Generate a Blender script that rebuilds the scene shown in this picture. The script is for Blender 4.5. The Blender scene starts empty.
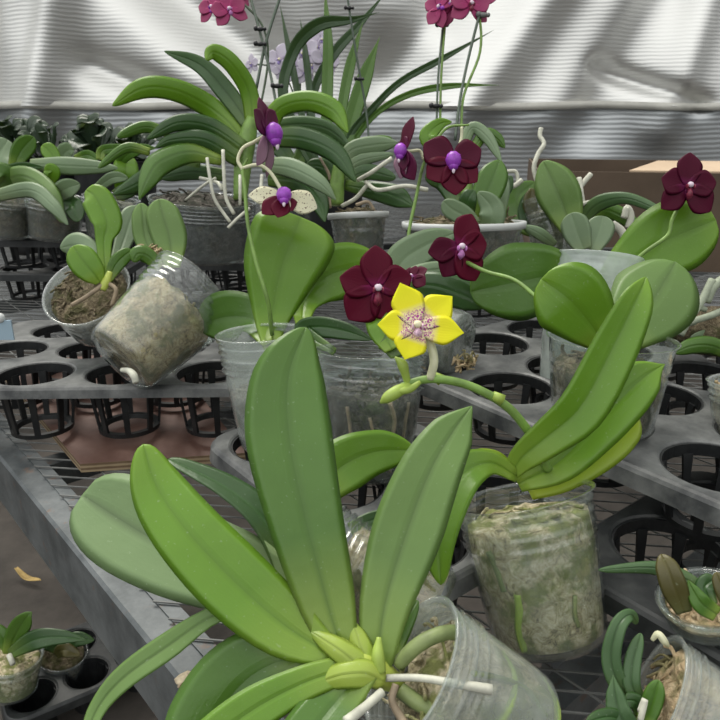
import bpy, bmesh, math, random
from mathutils import Vector, Matrix, noise
random.seed(7)
C = bpy.context.scene.collection
F = 700.0
H = 0.365
PIT = math.radians(20)
SP, CP = math.sin(PIT), math.cos(PIT)
RIGHT = Vector((1, 0, 0)); UP = Vector((0, SP, CP)); BACK = Vector((0, -CP, SP))
CAM = Vector((0, 0, H))

def ray(x, y):
    return RIGHT * ((x - 360) / F) + UP * ((360 - y) / F) - BACK
DOFF = 0.0
def P(x, y, d):
    return CAM + ray(x, y) * (d + DOFF)
def onz(x, y, z):
    r = ray(x, y); return CAM + r * ((z - H) / r.z)
def ony(x, y, Y):
    r = ray(x, y); return CAM + r * (Y / r.y)

# ------------------------------------------------------------------ materials
MAT = {}
def newmat(name):
    m = bpy.data.materials.new(name); m.use_nodes = True
    nt = m.node_tree; nt.nodes.clear()
    out = nt.nodes.new('ShaderNodeOutputMaterial')
    MAT[name] = m
    return m, nt, out
def N(nt, t, **kw):
    n = nt.nodes.new(t)
    for k, v in kw.items():
        if k in n.inputs: n.inputs[k].default_value = v
        else: setattr(n, k, v)
    return n
def lk(nt, a, b): nt.links.new(a, b)
def ramp(nt, fac, stops):
    r = nt.nodes.new('ShaderNodeValToRGB')
    el = r.color_ramp.elements
    while len(el) < len(stops): el.new(0.5)
    for e, (p, c) in zip(el, stops):
        e.position = p; e.color = (*c, 1)
    lk(nt, fac, r.inputs[0]); return r.outputs[0]
def mixc(nt, fac, a, b, mode='MIX'):
    m = nt.nodes.new('ShaderNodeMix'); m.data_type = 'RGBA'; m.blend_type = mode
    for s, v in ((m.inputs[0], fac), (m.inputs[6], a), (m.inputs[7], b)):
        if hasattr(v, 'links'): lk(nt, v, s)
        elif isinstance(v, tuple): s.default_value = (*v, 1)
        else: s.default_value = v
    return m.outputs[2]
def mth(nt, op, a, b=None):
    m = nt.nodes.new('ShaderNodeMath'); m.operation = op
    for i, v in enumerate((a, b)):
        if v is None: continue
        if hasattr(v, 'links'): lk(nt, v, m.inputs[i])
        else: m.inputs[i].default_value = v
    return m.outputs[0]
def obj_noise(nt, scale, detail=4, rough=.6, coord='Object', dist=0.0):
    tc = nt.nodes.new('ShaderNodeTexCoord')
    n = N(nt, 'ShaderNodeTexNoise', Scale=scale, Detail=detail, Roughness=rough, Distortion=dist)
    lk(nt, tc.outputs[coord], n.inputs['Vector']); return n.outputs['Fac']
def bump(nt, h, strength, dist=.002):
    b = N(nt, 'ShaderNodeBump', Strength=strength, Distance=dist)
    lk(nt, h, b.inputs['Height']); return b.outputs[0]

def simple(name, col, rough=.5, metal=0, var=0, vs=30, b=0, spec=.5, coord='Object', trans=0):
    m, nt, out = newmat(name)
    p = N(nt, 'ShaderNodeBsdfPrincipled', Roughness=rough, Metallic=metal)
    p.inputs['Specular IOR Level'].default_value = spec
    p.inputs['Base Color'].default_value = (*col, 1)
    if var or b:
        f = obj_noise(nt, vs, coord=coord)
        if var:
            c = ramp(nt, f, [(.3, tuple(x * (1 - var) for x in col)), (.7, tuple(min(1, x * (1 + var)) for x in col))])
            lk(nt, c, p.inputs['Base Color'])
        if b: lk(nt, bump(nt, f, b), p.inputs['Normal'])
    if trans:
        t = N(nt, 'ShaderNodeBsdfTranslucent'); t.inputs[0].default_value = (*[min(1, x * 1.3) for x in col], 1)
        mx = N(nt, 'ShaderNodeMixShader', Fac=trans)
        lk(nt, p.outputs[0], mx.inputs[1]); lk(nt, t.outputs[0], mx.inputs[2]); lk(nt, mx.outputs[0], out.inputs[0])
    else:
        lk(nt, p.outputs[0], out.inputs[0])
    return m

def leafmat(name, base, main, tip, rib=.8, rough=.31, tl=.22, spec=.5):
    """colour runs from leaf base to tip along the blade (UV v), midrib groove in UV u"""
    m, nt, out = newmat(name)
    uv = nt.nodes.new('ShaderNodeUVMap'); sep = nt.nodes.new('ShaderNodeSeparateXYZ')
    lk(nt, uv.outputs[0], sep.inputs[0]); u, v = sep.outputs[0], sep.outputs[1]
    col = ramp(nt, v, [(0, base), (.18, tuple((a + b) / 2 for a, b in zip(base, main))), (.35, main), (.8, main), (1, tip)])
    nz = obj_noise(nt, 25, 3)
    col = mixc(nt, mth(nt, 'MULTIPLY', nz, .45), col, tuple(min(1, x * 1.45 + .012) for x in main))
    d = mth(nt, 'ABSOLUTE', mth(nt, 'SUBTRACT', u, .5))
    ribf = nt.nodes.new('ShaderNodeMapRange'); ribf.inputs[1].default_value = .0; ribf.inputs[2].default_value = .10
    ribf.inputs[3].default_value = 1; ribf.inputs[4].default_value = 0
    lk(nt, d, ribf.inputs[0])
    col = mixc(nt, mth(nt, 'MULTIPLY', mth(nt, 'POWER', ribf.outputs[0], 1.6), .6), col, tuple(x * rib for x in main))
    # fine pale specks
    sp = obj_noise(nt, 420, 1)
    spf = nt.nodes.new('ShaderNodeMapRange'); spf.inputs[1].default_value = .70; spf.inputs[2].default_value = .78
    lk(nt, sp, spf.inputs[0])
    col = mixc(nt, mth(nt, 'MULTIPLY', spf.outputs[0], .22), col, (.5, .6, .4))
    p = N(nt, 'ShaderNodeBsdfPrincipled', Roughness=rough)
    p.inputs['Specular IOR Level'].default_value = spec
    lk(nt, col, p.inputs['Base Color'])
    wv = mth(nt, 'SINE', mth(nt, 'MULTIPLY', u, 110.0))
    hgt = mth(nt, 'ADD', mth(nt, 'MULTIPLY', wv, .012), mth(nt, 'ADD', mth(nt, 'ADD', mth(nt, 'MULTIPLY', obj_noise(nt, 160, 3), .5), mth(nt, 'MULTIPLY', obj_noise(nt, 28, 2), 2.2)), mth(nt, 'MULTIPLY', ribf.outputs[0], -1.2)))
    lk(nt, bump(nt, hgt, .40, .0012), p.inputs['Normal'])
    t = N(nt, 'ShaderNodeBsdfTranslucent')
    lk(nt, mixc(nt, .55, col, (.45, .62, .05)), t.inputs[0])
    mx = N(nt, 'ShaderNodeMixShader', Fac=tl)
    lk(nt, p.outputs[0], mx.inputs[1]); lk(nt, t.outputs[0], mx.inputs[2]); lk(nt, mx.outputs[0], out.inputs[0])
    return m
leafmat('leaf_mid', (.33, .44, .08), (.072, .165, .020), (.09, .19, .025))
leafmat('leaf_sage', (.30, .42, .09), (.12, .215, .050), (.13, .24, .052), rib=.62, rough=.42)
leafmat('leaf_bright', (.30, .42, .06), (.13, .275, .018), (.2, .36, .03), tl=.3)
leafmat('leaf_lime', (.42, .5, .05), (.27, .39, .03), (.38, .48, .05), tl=.35)
leafmat('leaf_dark', (.16, .25, .05), (.032, .085, .02), (.045, .105, .02), rib=1.6)
leafmat('leaf_deep', (.14, .21, .06), (.06, .125, .045), (.075, .15, .05), rib=.5, rough=.42)
leafmat('leaf_grey', (.25, .32, .16), (.19, .27, .155), (.2, .28, .16), rib=1.25, rough=.45)
leafmat('sheath', (.42, .5, .09), (.34, .45, .07), (.15, .28, .035), tl=.25)
leafmat('leaf_under', (.25, .34, .13), (.16, .25, .10), (.15, .24, .095), rib=.35, rough=.5, tl=.15)
leafmat('leaf_bronze', (.12, .13, .04), (.085, .075, .022), (.12, .10, .025), rib=1.3)
leafmat('strap_dark', (.05, .1, .03), (.04, .085, .032), (.05, .1, .035), rib=1.2)
leafmat('strap_green', (.06, .14, .03), (.09, .19, .03), (.12, .22, .04), rib=1.2)
leafmat('bush_leaf', (.03, .05, .025), (.03, .055, .03), (.035, .06, .03), rib=1.3)  # plain dark green of the bushes by the back wall

def petalmat(name, stops, speck=None, rough=.45, tl=.2, noise_amt=.25):
    m, nt, out = newmat(name)
    uv = nt.nodes.new('ShaderNodeUVMap'); sep = nt.nodes.new('ShaderNodeSeparateXYZ')
    lk(nt, uv.outputs[0], sep.inputs[0]); v = sep.outputs[1]
    col = ramp(nt, v, stops)
    nz = obj_noise(nt, 90, 3)
    col = mixc(nt, mth(nt, 'MULTIPLY', nz, noise_amt), col, tuple(min(1, c * 1.5) for c in stops[-1][1]))
    if speck:
        sc, lo, hi, vlo, vhi, scol = speck
        n2 = obj_noise(nt, sc, 1)
        mr = nt.nodes.new('ShaderNodeMapRange'); mr.inputs[1].default_value = lo; mr.inputs[2].default_value = hi
        lk(nt, n2, mr.inputs[0])
        mv = nt.nodes.new('ShaderNodeMapRange'); mv.inputs[1].default_value = vlo; mv.inputs[2].default_value = vhi
        mv.inputs[3].default_value = 1; mv.inputs[4].default_value = 0
        lk(nt, v, mv.inputs[0])
        col = mixc(nt, mth(nt, 'MULTIPLY', mr.outputs[0], mv.outputs[0]), col, scol)
    p = N(nt, 'ShaderNodeBsdfPrincipled', Roughness=rough); p.inputs['Specular IOR Level'].default_value = .18
    lk(nt, col, p.inputs['Base Color'])
    wv = mth(nt, 'SINE', mth(nt, 'MULTIPLY', sep.outputs[0], 70.0))
    lk(nt, bump(nt, wv, .05, .0006), p.inputs['Normal'])
    t = N(nt, 'ShaderNodeBsdfTranslucent'); lk(nt, col, t.inputs[0])
    mx = N(nt, 'ShaderNodeMixShader', Fac=tl)
    lk(nt, p.outputs[0], mx.inputs[1]); lk(nt, t.outputs[0], mx.inputs[2]); lk(nt, mx.outputs[0], out.inputs[0])
petalmat('petal_wine', [(0, (.22, .015, .10)), (.25, (.105, .003, .020)), (1, (.115, .004, .022))])
petalmat('petal_maroon', [(0, (.17, .015, .09)), (.25, (.075, .003, .02)), (1, (.088, .004, .024))])
petalmat('petal_mauve', [(0, (.42, .22, .34)), (.4, (.40, .24, .32)), (1, (.34, .20, .27))])
petalmat('petal_plum', [(0, (.14, .02, .09)), (.4, (.10, .012, .05)), (1, (.12, .015, .05))])
petalmat('petal_yellow', [(0, (.85, .8, .7)), (.27, (.84, .74, .5)), (.46, (.86, .80, .03)), (1, (.80, .79, .015))],
         speck=(900, .50, .56, .26, .40, (.46, .08, .34)))
petalmat('petal_cream', [(0, (.62, .62, .38)), (.3, (.74, .72, .5)), (1, (.72, .70, .52))],
         speck=(560, .64, .67, .95, 1.0, (.08, .02, .02)))
petalmat('petal_pink', [(0, (.5, .05, .2)), (.4, (.36, .045, .15)), (1, (.42, .09, .19))])
petalmat('petal_lavender', [(0, (.6, .5, .7)), (.4, (.72, .66, .78)), (1, (.74, .69, .8))], tl=.3)
simple('lip_purple', (.30, .05, .46), .35, var=.3, vs=200)
simple('lip_red', (.20, .02, .05), .4, var=.5, vs=300)
simple('lip_blush', (.72, .45, .56), .4, var=.5, vs=700)
simple('lip_pink', (.52, .2, .5), .4, var=.3, vs=300)
simple('lip_lavender', (.36, .28, .62), .4)
simple('column_white', (.75, .62, .72), .4)
simple('column_cream', (.8, .75, .5), .4)
simple('stem_green', (.17, .29, .06), .45, var=.3, vs=60)
simple('stem_lime', (.33, .45, .08), .45, var=.2, vs=60)
simple('stem_dark', (.05, .085, .04), .5, var=.3, vs=60)
simple('pedicel_pale', (.62, .62, .42), .45, var=.15, vs=80)
simple('crown_lime', (.42, .5, .09), .42, var=.2, vs=40)
simple('root_white', (.55, .55, .46), .6, var=.3, vs=60, b=.2)
simple('root_green', (.19, .24, .09), .5, var=.35, vs=50, b=.2)
simple('root_brown', (.28, .22, .15), .7, var=.35, vs=70, b=.3)
simple('root_greygreen', (.30, .34, .25), .6, var=.25, vs=50, b=.2)
simple('stake_wire', (.09, .12, .09), .4, metal=.3)
simple('clip_black', (.015, .015, .018), .4)
simple('white_plastic', (.62, .64, .63), .4, var=.08, vs=30)
simple('pale_blue_plastic', (.35, .47, .56), .4)

def mossmat(name, c1, c2, c3, scale=55):
    m, nt, out = newmat(name)
    f1 = obj_noise(nt, scale * 2.0, 6, .8, dist=1.2); f2 = obj_noise(nt, scale * .7, 4)
    a = ramp(nt, f1, [(.34, tuple(x * .22 for x in c1)), (.47, c1), (.62, c2)])
    g = nt.nodes.new('ShaderNodeMapRange'); g.inputs[1].default_value = .48; g.inputs[2].default_value = .57
    lk(nt, f2, g.inputs[0])
    col = mixc(nt, g.outputs[0], a, mixc(nt, f1, tuple(x * .4 for x in c3), c3))
    p = N(nt, 'ShaderNodeBsdfPrincipled', Roughness=.85)
    lk(nt, col, p.inputs['Base Color']); lk(nt, bump(nt, f1, .9, .006), p.inputs['Normal'])
    lk(nt, p.outputs[0], out.inputs[0])
mossmat('moss_dark', (.10, .085, .04), (.27, .24, .12), (.12, .14, .04), 80)
mossmat('moss_tan', (.60, .44, .25), (.86, .71, .47), (.42, .37, .17))
mossmat('moss_green', (.62, .53, .32), (.95, .86, .64), (.40, .43, .14))
mossmat('moss_brown', (.17, .13, .075), (.42, .35, .22), (.15, .14, .05), 90)
mossmat('bark_dark', (.075, .065, .05), (.24, .22, .19), (.06, .065, .04), 70)
mossmat('moss_grey', (.30, .27, .21), (.56, .53, .45), (.22, .24, .14))

def clearmat(name, tr=.72, tint=(.93, .96, .95), milk=(.62, .66, .64), rough=.06):
    m, nt, out = newmat(name)
    t = N(nt, 'ShaderNodeBsdfTransparent'); t.inputs[0].default_value = (*tint, 1)
    d = N(nt, 'ShaderNodeBsdfDiffuse'); d.inputs[0].default_value = (*milk, 1)
    tl = N(nt, 'ShaderNodeBsdfTranslucent'); tl.inputs[0].default_value = (*milk, 1)
    md = N(nt, 'ShaderNodeMixShader', Fac=.5); lk(nt, d.outputs[0], md.inputs[1]); lk(nt, tl.outputs[0], md.inputs[2])
    f = obj_noise(nt, 45, 4)
    fac = nt.nodes.new('ShaderNodeMapRange'); fac.inputs[1].default_value = .3; fac.inputs[2].default_value = .75
    fac.inputs[3].default_value = min(1, tr + .1); fac.inputs[4].default_value = tr - .14
    lk(nt, f, fac.inputs[0])
    m1 = nt.nodes.new('ShaderNodeMixShader'); lk(nt, fac.outputs[0], m1.inputs[0])
    lk(nt, md.outputs[0], m1.inputs[1]); lk(nt, t.outputs[0], m1.inputs[2])
    g = N(nt, 'ShaderNodeBsdfGlossy', Roughness=rough); g.inputs[0].default_value = (1, 1, 1, 1)
    bn = bump(nt, obj_noise(nt, 30, 2), .7, .005)
    lk(nt, bn, g.inputs['Normal'])
    fr = N(nt, 'ShaderNodeLayerWeight', Blend=.5); lk(nt, bn, fr.inputs['Normal'])
    ff = mth(nt, 'ADD', mth(nt, 'MULTIPLY', mth(nt, 'POWER', fr.outputs['Facing'], 3.5), .85), .05)
    m2 = nt.nodes.new('ShaderNodeMixShader'); lk(nt, ff, m2.inputs[0])
    lk(nt, m1.outputs[0], m2.inputs[1]); lk(nt, g.outputs[0], m2.inputs[2]); lk(nt, m2.outputs[0], out.inputs[0])
clearmat('clear_plastic', .985)
clearmat('milky_plastic', .74, milk=(.72, .76, .74))
clearmat('grey_plastic', .82, milk=(.42, .45, .46))
clearmat('frosted_plastic', .50, milk=(.75, .82, .79))

def dusty(name, dark, dust, lo, hi, scale, rough=.5):
    m, nt, out = newmat(name)
    f = obj_noise(nt, scale, 6, .65)
    col = ramp(nt, f, [(lo, dark), (hi, dust)])
    p = N(nt, 'ShaderNodeBsdfPrincipled', Roughness=rough); lk(nt, col, p.inputs['Base Color'])
    lk(nt, bump(nt, f, .15, .002), p.inputs['Normal']); lk(nt, p.outputs[0], out.inputs[0])
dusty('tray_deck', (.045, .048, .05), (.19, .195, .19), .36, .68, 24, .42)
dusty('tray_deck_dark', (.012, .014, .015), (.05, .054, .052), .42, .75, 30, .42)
dusty('tray_black', (.006, .007, .008), (.022, .024, .024), .45, .75, 40, .5)

def galv():
    m, nt, out = newmat('galvanized')
    f = obj_noise(nt, 18, 6, .7); f2 = obj_noise(nt, 55, 5, .7)
    col = ramp(nt, f, [(.35, (.06, .07, .074)), (.65, (.15, .165, .17))])
    r = nt.nodes.new('ShaderNodeMapRange'); r.inputs[1].default_value = .60; r.inputs[2].default_value = .68
    lk(nt, f2, r.inputs[0])
    col = mixc(nt, mth(nt, 'MULTIPLY', r.outputs[0], .6), col, (.16, .09, .055))
    p = N(nt, 'ShaderNodeBsdfPrincipled', Roughness=.5, Metallic=.25)
    lk(nt, col, p.inputs['Base Color']); lk(nt, bump(nt, f2, .2, .001), p.inputs['Normal']); lk(nt, p.outputs[0], out.inputs[0])
galv()
simple('mesh_wire', (.17, .175, .17), .6, metal=.1, var=.3, vs=20)  # wire tone lowered to put shade under the back trays into the colour
dusty('board_face', (.11, .055, .042), (.21, .125, .10), .35, .75, 14, .5)
def plyedge():
    m, nt, out = newmat('board_edge')
    tc = nt.nodes.new('ShaderNodeTexCoord'); s = nt.nodes.new('ShaderNodeSeparateXYZ'); lk(nt, tc.outputs['Object'], s.inputs[0])
    w = mth(nt, 'SINE', mth(nt, 'MULTIPLY', s.outputs[2], 1250.0))
    col = ramp(nt, mth(nt, 'ADD', mth(nt, 'MULTIPLY', w, .3), obj_noise(nt, 40)), [(.3, (.14, .09, .05)), (.75, (.33, .25, .15))])
    p = N(nt, 'ShaderNodeBsdfPrincipled', Roughness=.8); lk(nt, col, p.inputs['Base Color']); lk(nt, p.outputs[0], out.inputs[0])
plyedge()
dusty('ground', (.030, .026, .022), (.105, .09, .076), .3, .72, 5, .9)
dusty('cardboard', (.085, .058, .038), (.13, .092, .062), .3, .7, 6, .8)  # box panels: base darkened to carry the shading on the front
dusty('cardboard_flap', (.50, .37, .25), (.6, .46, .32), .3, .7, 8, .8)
simple('wood_chip', (.62, .52, .36), .8, var=.4, vs=90, b=.4)
simple('chip_bark', (.16, .085, .045), .8, var=.5, vs=90, b=.4)
simple('dry_leaf', (.42, .29, .10), .7, var=.3, vs=60)
simple('terracotta', (.24, .085, .055), .7, var=.2, vs=20)
simple('seam_tape', (.55, .54, .49), .45, var=.15, vs=10)
def foil(name, base, ribs, amt, rough, metal):
    m, nt, out = newmat(name)
    tc = nt.nodes.new('ShaderNodeTexCoord'); s = nt.nodes.new('ShaderNodeSeparateXYZ'); lk(nt, tc.outputs['Object'], s.inputs[0])
    nz = obj_noise(nt, 3.5, 3)
    zz = mth(nt, 'ADD', s.outputs[2], mth(nt, 'MULTIPLY', nz, .03))
    w = mth(nt, 'SINE', mth(nt, 'MULTIPLY', zz, ribs))
    p = N(nt, 'ShaderNodeBsdfPrincipled', Roughness=rough, Metallic=metal)
    p.inputs['Base Color'].default_value = (*base, 1)
    lk(nt, bump(nt, w, amt, .004), p.inputs['Normal']); lk(nt, p.outputs[0], out.inputs[0])
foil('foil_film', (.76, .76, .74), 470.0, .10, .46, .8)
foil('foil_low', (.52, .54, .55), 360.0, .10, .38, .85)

# ------------------------------------------------------------------ mesh helpers
class MB:
    def __init__(s): s.v = []; s.f = []; s.uv = []; s.mi = []
    def face(s, idx, uv=None, mi=0):
        s.f.append(tuple(idx)); s.uv.append(uv); s.mi.append(mi)
    def box(s, c, d, M=None, mi=0):
        c = Vector(c); b = len(s.v)
        for k in range(8):
            p = Vector(((k & 1) - .5, ((k >> 1) & 1) - .5, (k >> 2) - .5))
            p = Vector((p.x * d[0], p.y * d[1], p.z * d[2])) + c
            s.v.append(M @ p if M else p)
        for q in ((0, 2, 3, 1), (4, 5, 7, 6), (0, 1, 5, 4), (2, 6, 7, 3), (0, 4, 6, 2), (1, 3, 7, 5)):
            s.face([b + i for i in q], mi=mi)
    def tube(s, pts, rad, n=8, smooth=True, res=6, caps=True):
        """tube along a Catmull-Rom path; rad number or list per control point"""
        if not isinstance(rad, (list, tuple)): rad = [rad] * len(pts)
        pr = [(*p, r) for p, r in zip(pts, rad)]
        q = catmull(pr, res) if smooth and len(pts) > 2 else pr
        path = [Vector(a[:3]) for a in q]; rr = [a[3] for a in q]
        b0 = len(s.v); ref = None
        for i, p in enumerate(path):
            t = (path[min(i + 1, len(path) - 1)] - path[max(i - 1, 0)])
            if t.length < 1e-9: t = Vector((0, 0, 1))
            t.normalize()
            if ref is None: ref = t.orthogonal().normalized()
            ref = (ref - t * ref.dot(t)); ref = ref.normalized() if ref.length > 1e-6 else t.orthogonal().normalized()
            bi = t.cross(ref)
            for k in range(n):
                a = 2 * math.pi * k / n
                s.v.append(p + (ref * math.cos(a) + bi * math.sin(a)) * max(rr[i], 1e-5))
        m = len(path)
        for i in range(m - 1):
            for k in range(n):
                k2 = (k + 1) % n
                s.face((b0 + i * n + k, b0 + i * n + k2, b0 + (i + 1) * n + k2, b0 + (i + 1) * n + k))
        if caps:
            s.face([b0 + k for k in range(n)][::-1]); s.face([b0 + (m - 1) * n + k for k in range(n)])
    def lathe(s, prof, org, axis, n=48, wob=0, seed=0, close=False):
        """prof [(r,h)] turned about axis from org"""
        axis = axis.normalized(); x = axis.orthogonal().normalized(); y = axis.cross(x)
        b0 = len(s.v)
        hm = max(h for r, h in prof) or 1
        for r, h in prof:
            for k in range(n):
                a = 2 * math.pi * k / n
                rr = r
                if wob: rr = r * (1 + wob * (h / hm) * (math.sin(2 * a + seed) + .5 * math.sin(3 * a + 2 * seed)))
                s.v.append(org + axis * h + (x * math.cos(a) + y * math.sin(a)) * rr)
        m = len(prof)
        for i in range(m - 1 + (1 if close else 0)):
            j = (i + 1) % m
            for k in range(n):
                k2 = (k + 1) % n
                s.face((b0 + i * n + k, b0 + i * n + k2, b0 + j * n + k2, b0 + j * n + k))
        if not close:
            s.face([b0 + k for k in range(n)][::-1]); s.face([b0 + (m - 1) * n + k for k in range(n)])
    def blob(s, c, rx, ry, rz, M=None, n=10, m=7):
        """ellipsoid with axes along M's columns"""
        M = M or Matrix.Identity(3); c = Vector(c); b = len(s.v)
        s.v.append(c + M @ Vector((0, 0, -rz)))
        for i in range(1, m):
            th = math.pi * i / m - math.pi / 2
            for k in range(n):
                a = 2 * math.pi * k / n
                s.v.append(c + M @ Vector((rx * math.cos(th) * math.cos(a), ry * math.cos(th) * math.sin(a), rz * math.sin(th))))
        s.v.append(c + M @ Vector((0, 0, rz)))
        for k in range(n):
            k2 = (k + 1) % n
            s.face((b, b + 1 + k2, b + 1 + k))
            for i in range(m - 2):
                o = b + 1 + i * n
                s.face((o + k, o + k2, o + n + k2, o + n + k))
            o = b + 1 + (m - 2) * n
            s.face((o + k, o + k2, b + 1 + (m - 1) * n))
    def build(s, name, mats, parent=None, smooth=True, loc=None):
        me = bpy.data.meshes.new(name)
        off = loc if loc is not None else (parent_origin(parent) if parent else Vector())
        me.from_pydata([tuple(Vector(v) - off) for v in s.v], [], s.f)
        if not isinstance(mats, (list, tuple)): mats = [mats]
        for k in mats: me.materials.append(MAT[k])
        if any(u for u in s.uv):
            l = me.uv_layers.new(name='UVMap'); i = 0
            for f, u in zip(s.f, s.uv):
                for k in range(len(f)):
                    l.data[i].uv = u[k] if u else (.5, .5); i += 1
        for p, mi in zip(me.polygons, s.mi):
            p.material_index = mi; p.use_smooth = smooth
        bm = bmesh.new(); bm.from_mesh(me); bmesh.ops.recalc_face_normals(bm, faces=bm.faces); bm.to_mesh(me); bm.free()
        o = bpy.data.objects.new(name, me); C.objects.link(o)
        if parent: o.parent = parent
        if loc is not None and not parent: o.location = loc
        return o
ORG = {}
def parent_origin(o):
    return ORG.get(o.name, Vector())
def catmull(pts, res):
    out = []; n = len(pts)
    g = lambda i: pts[max(0, min(n - 1, i))]
    for i in range(n - 1):
        p0, p1, p2, p3 = g(i - 1), g(i), g(i + 1), g(i + 2)
        if i == 0: p0 = tuple(2 * a - b for a, b in zip(p1, p2))
        if i == n - 2: p3 = tuple(2 * b - a for a, b in zip(p1, p2))
        for k in range(res):
            t = k / res
            out.append(tuple(.5 * (2 * b + (c - a) * t + (2 * a - 5 * b + 4 * c - d) * t * t + (3 * b - a - 3 * c + d) * t ** 3)
                             for a, b, c, d in zip(p0, p1, p2, p3)))
    out.append(tuple(pts[-1])); return out
def sample(pts, ts):
    q = catmull(pts, 16); m = len(q) - 1
    out = []
    for t in ts:
        x = t * m; i = min(int(x), m - 1); f = x - i
        out.append(tuple(a + (b - a) * f for a, b in zip(q[i], q[i + 1])))
    return out

def tag(o, label=None, cat=None, group=None, kind=None):
    if label: o['label'] = label
    if cat: o['category'] = cat
    if group: o['group'] = group
    if kind: o['kind'] = kind
    return o
def thing(name, loc, label, cat, group=None):
    o = bpy.data.objects.new(name, None); C.objects.link(o)
    o.location = loc; o.empty_display_size = .02; ORG[o.name] = Vector(loc)
    return tag(o, label, cat, group)
def sub(o, parent):
    """children of a part share the thing's origin because parts sit at its origin"""
    ORG[o.name] = parent_origin(parent)

# ------------------------------------------------------------------ leaves
def blade(mb, pts, fold=.18, roll=0, th=.0018, s0=.78, tipp=2.0, nseg=26, wave=0, face=None, tipfold=None):
    """closed leaf blade. pts [(Vector, halfwidth)] base to tip; face: direction the upper side looks to (default the viewer)"""
    raw = [(p.x, p.y, p.z, w) for p, w in pts]
    ts = [i / nseg for i in range(nseg + 1)]
    ts = [1 - (1 - t) ** 1.35 for t in ts]
    q = sample(raw, ts)
    K = 4; cols = [k / K for k in range(-K, K + 1)]; nc = len(cols)
    ctr = [Vector(a[:3]) for a in q]
    cum = [0]
    for a, b in zip(ctr, ctr[1:]): cum.append(cum[-1] + (b - a).length)
    L = cum[-1] or 1
    b0 = len(mb.v); top = []; bot = []
    prevS = None
    for i, a in enumerate(q):
        c = ctr[i]; s = cum[i] / L
        T = ctr[min(i + 1, nseg)] - ctr[max(i - 1, 0)]; T.normalize()
        view = (CAM - c).normalized() if face is None else face
        S = T.cross(view)
        if S.length < .15 and prevS is not None: S = prevS.copy()
        S.normalize()
        if prevS is not None:
            if S.dot(prevS) < 0: S = -S
            S = (S * .6 + prevS * .4); S = (S - T * S.dot(T)).normalized()
        prevS = S.copy()
        S = Matrix.Rotation(math.radians(roll), 3, T) @ S
        Nn = S.cross(T); Nn.normalize()
        w = max(a[3], 0)
        if s > s0:
            x = (s - s0) / (1 - s0); w *= max(0, 1 - x ** tipp) ** (1 / tipp)
        w = max(w, .00012)
        w /= max(.4, abs(math.cos(math.radians(roll))))
        tr, br = [], []
        fo = fold if tipfold is None else fold + (tipfold - fold) * s
        for j, t in enumerate(cols):
            off = fo * w * (abs(t) ** 1.35)
            wv = wave * w * math.sin(s * 11 + (1.5 if t > 0 else 0)) * t * t
            base = c + S * (w * t) + Nn * (off + wv)
            h = th * .5 * min(1, w / .004) * (1 - abs(t) ** 3) + 1e-5
            tr.append(len(mb.v)); mb.v.append(base + Nn * h)
            if abs(t) < 1: br.append(len(mb.v)); mb.v.append(base - Nn * h)
            else: br.append(tr[-1])
        top.append(tr); bot.append(br)
    sv = [c / L for c in cum]
    for i in range(nseg):
        for j in range(nc - 1):
            u0, u1 = j / (nc - 1), (j + 1) / (nc - 1)
            uv = ((u0, sv[i]), (u1, sv[i]), (u1, sv[i + 1]), (u0, sv[i + 1]))
            mb.face((top[i][j], top[i][j + 1], top[i + 1][j + 1], top[i + 1][j]), uv, 0)
            mb.face((bot[i][j], bot[i + 1][j], bot[i + 1][j + 1], bot[i][j + 1]), (uv[0], uv[3], uv[2], uv[1]), 1)
    for e in (0, nseg):
        for j in range(nc - 1):
            f = [top[e][j], top[e][j + 1], bot[e][j + 1], bot[e][j]]
            f = list(dict.fromkeys(f))
            if len(f) > 2: mb.face(f, tuple((.5, sv[e]) for _ in f), 0)

def leaf(parent, mat, pts, under=None, name='leaf', label=None, **kw):
    mb = MB()
    blade(mb, [(P(x, y, d), w * d / F) for x, y, d, w in pts], **kw)
    o = mb.build(name, [mat, under or mat], parent)
    if label: o['label'] = label
    return o
def tubepart(parent, mat, pts, r, name, n=8):
    """pts [(x,y,depth)] ; r in metres, number or list"""
    mb = MB(); mb.tube([P(*p) for p in pts], r, n)
    return mb.build(name, mat, parent)

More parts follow.
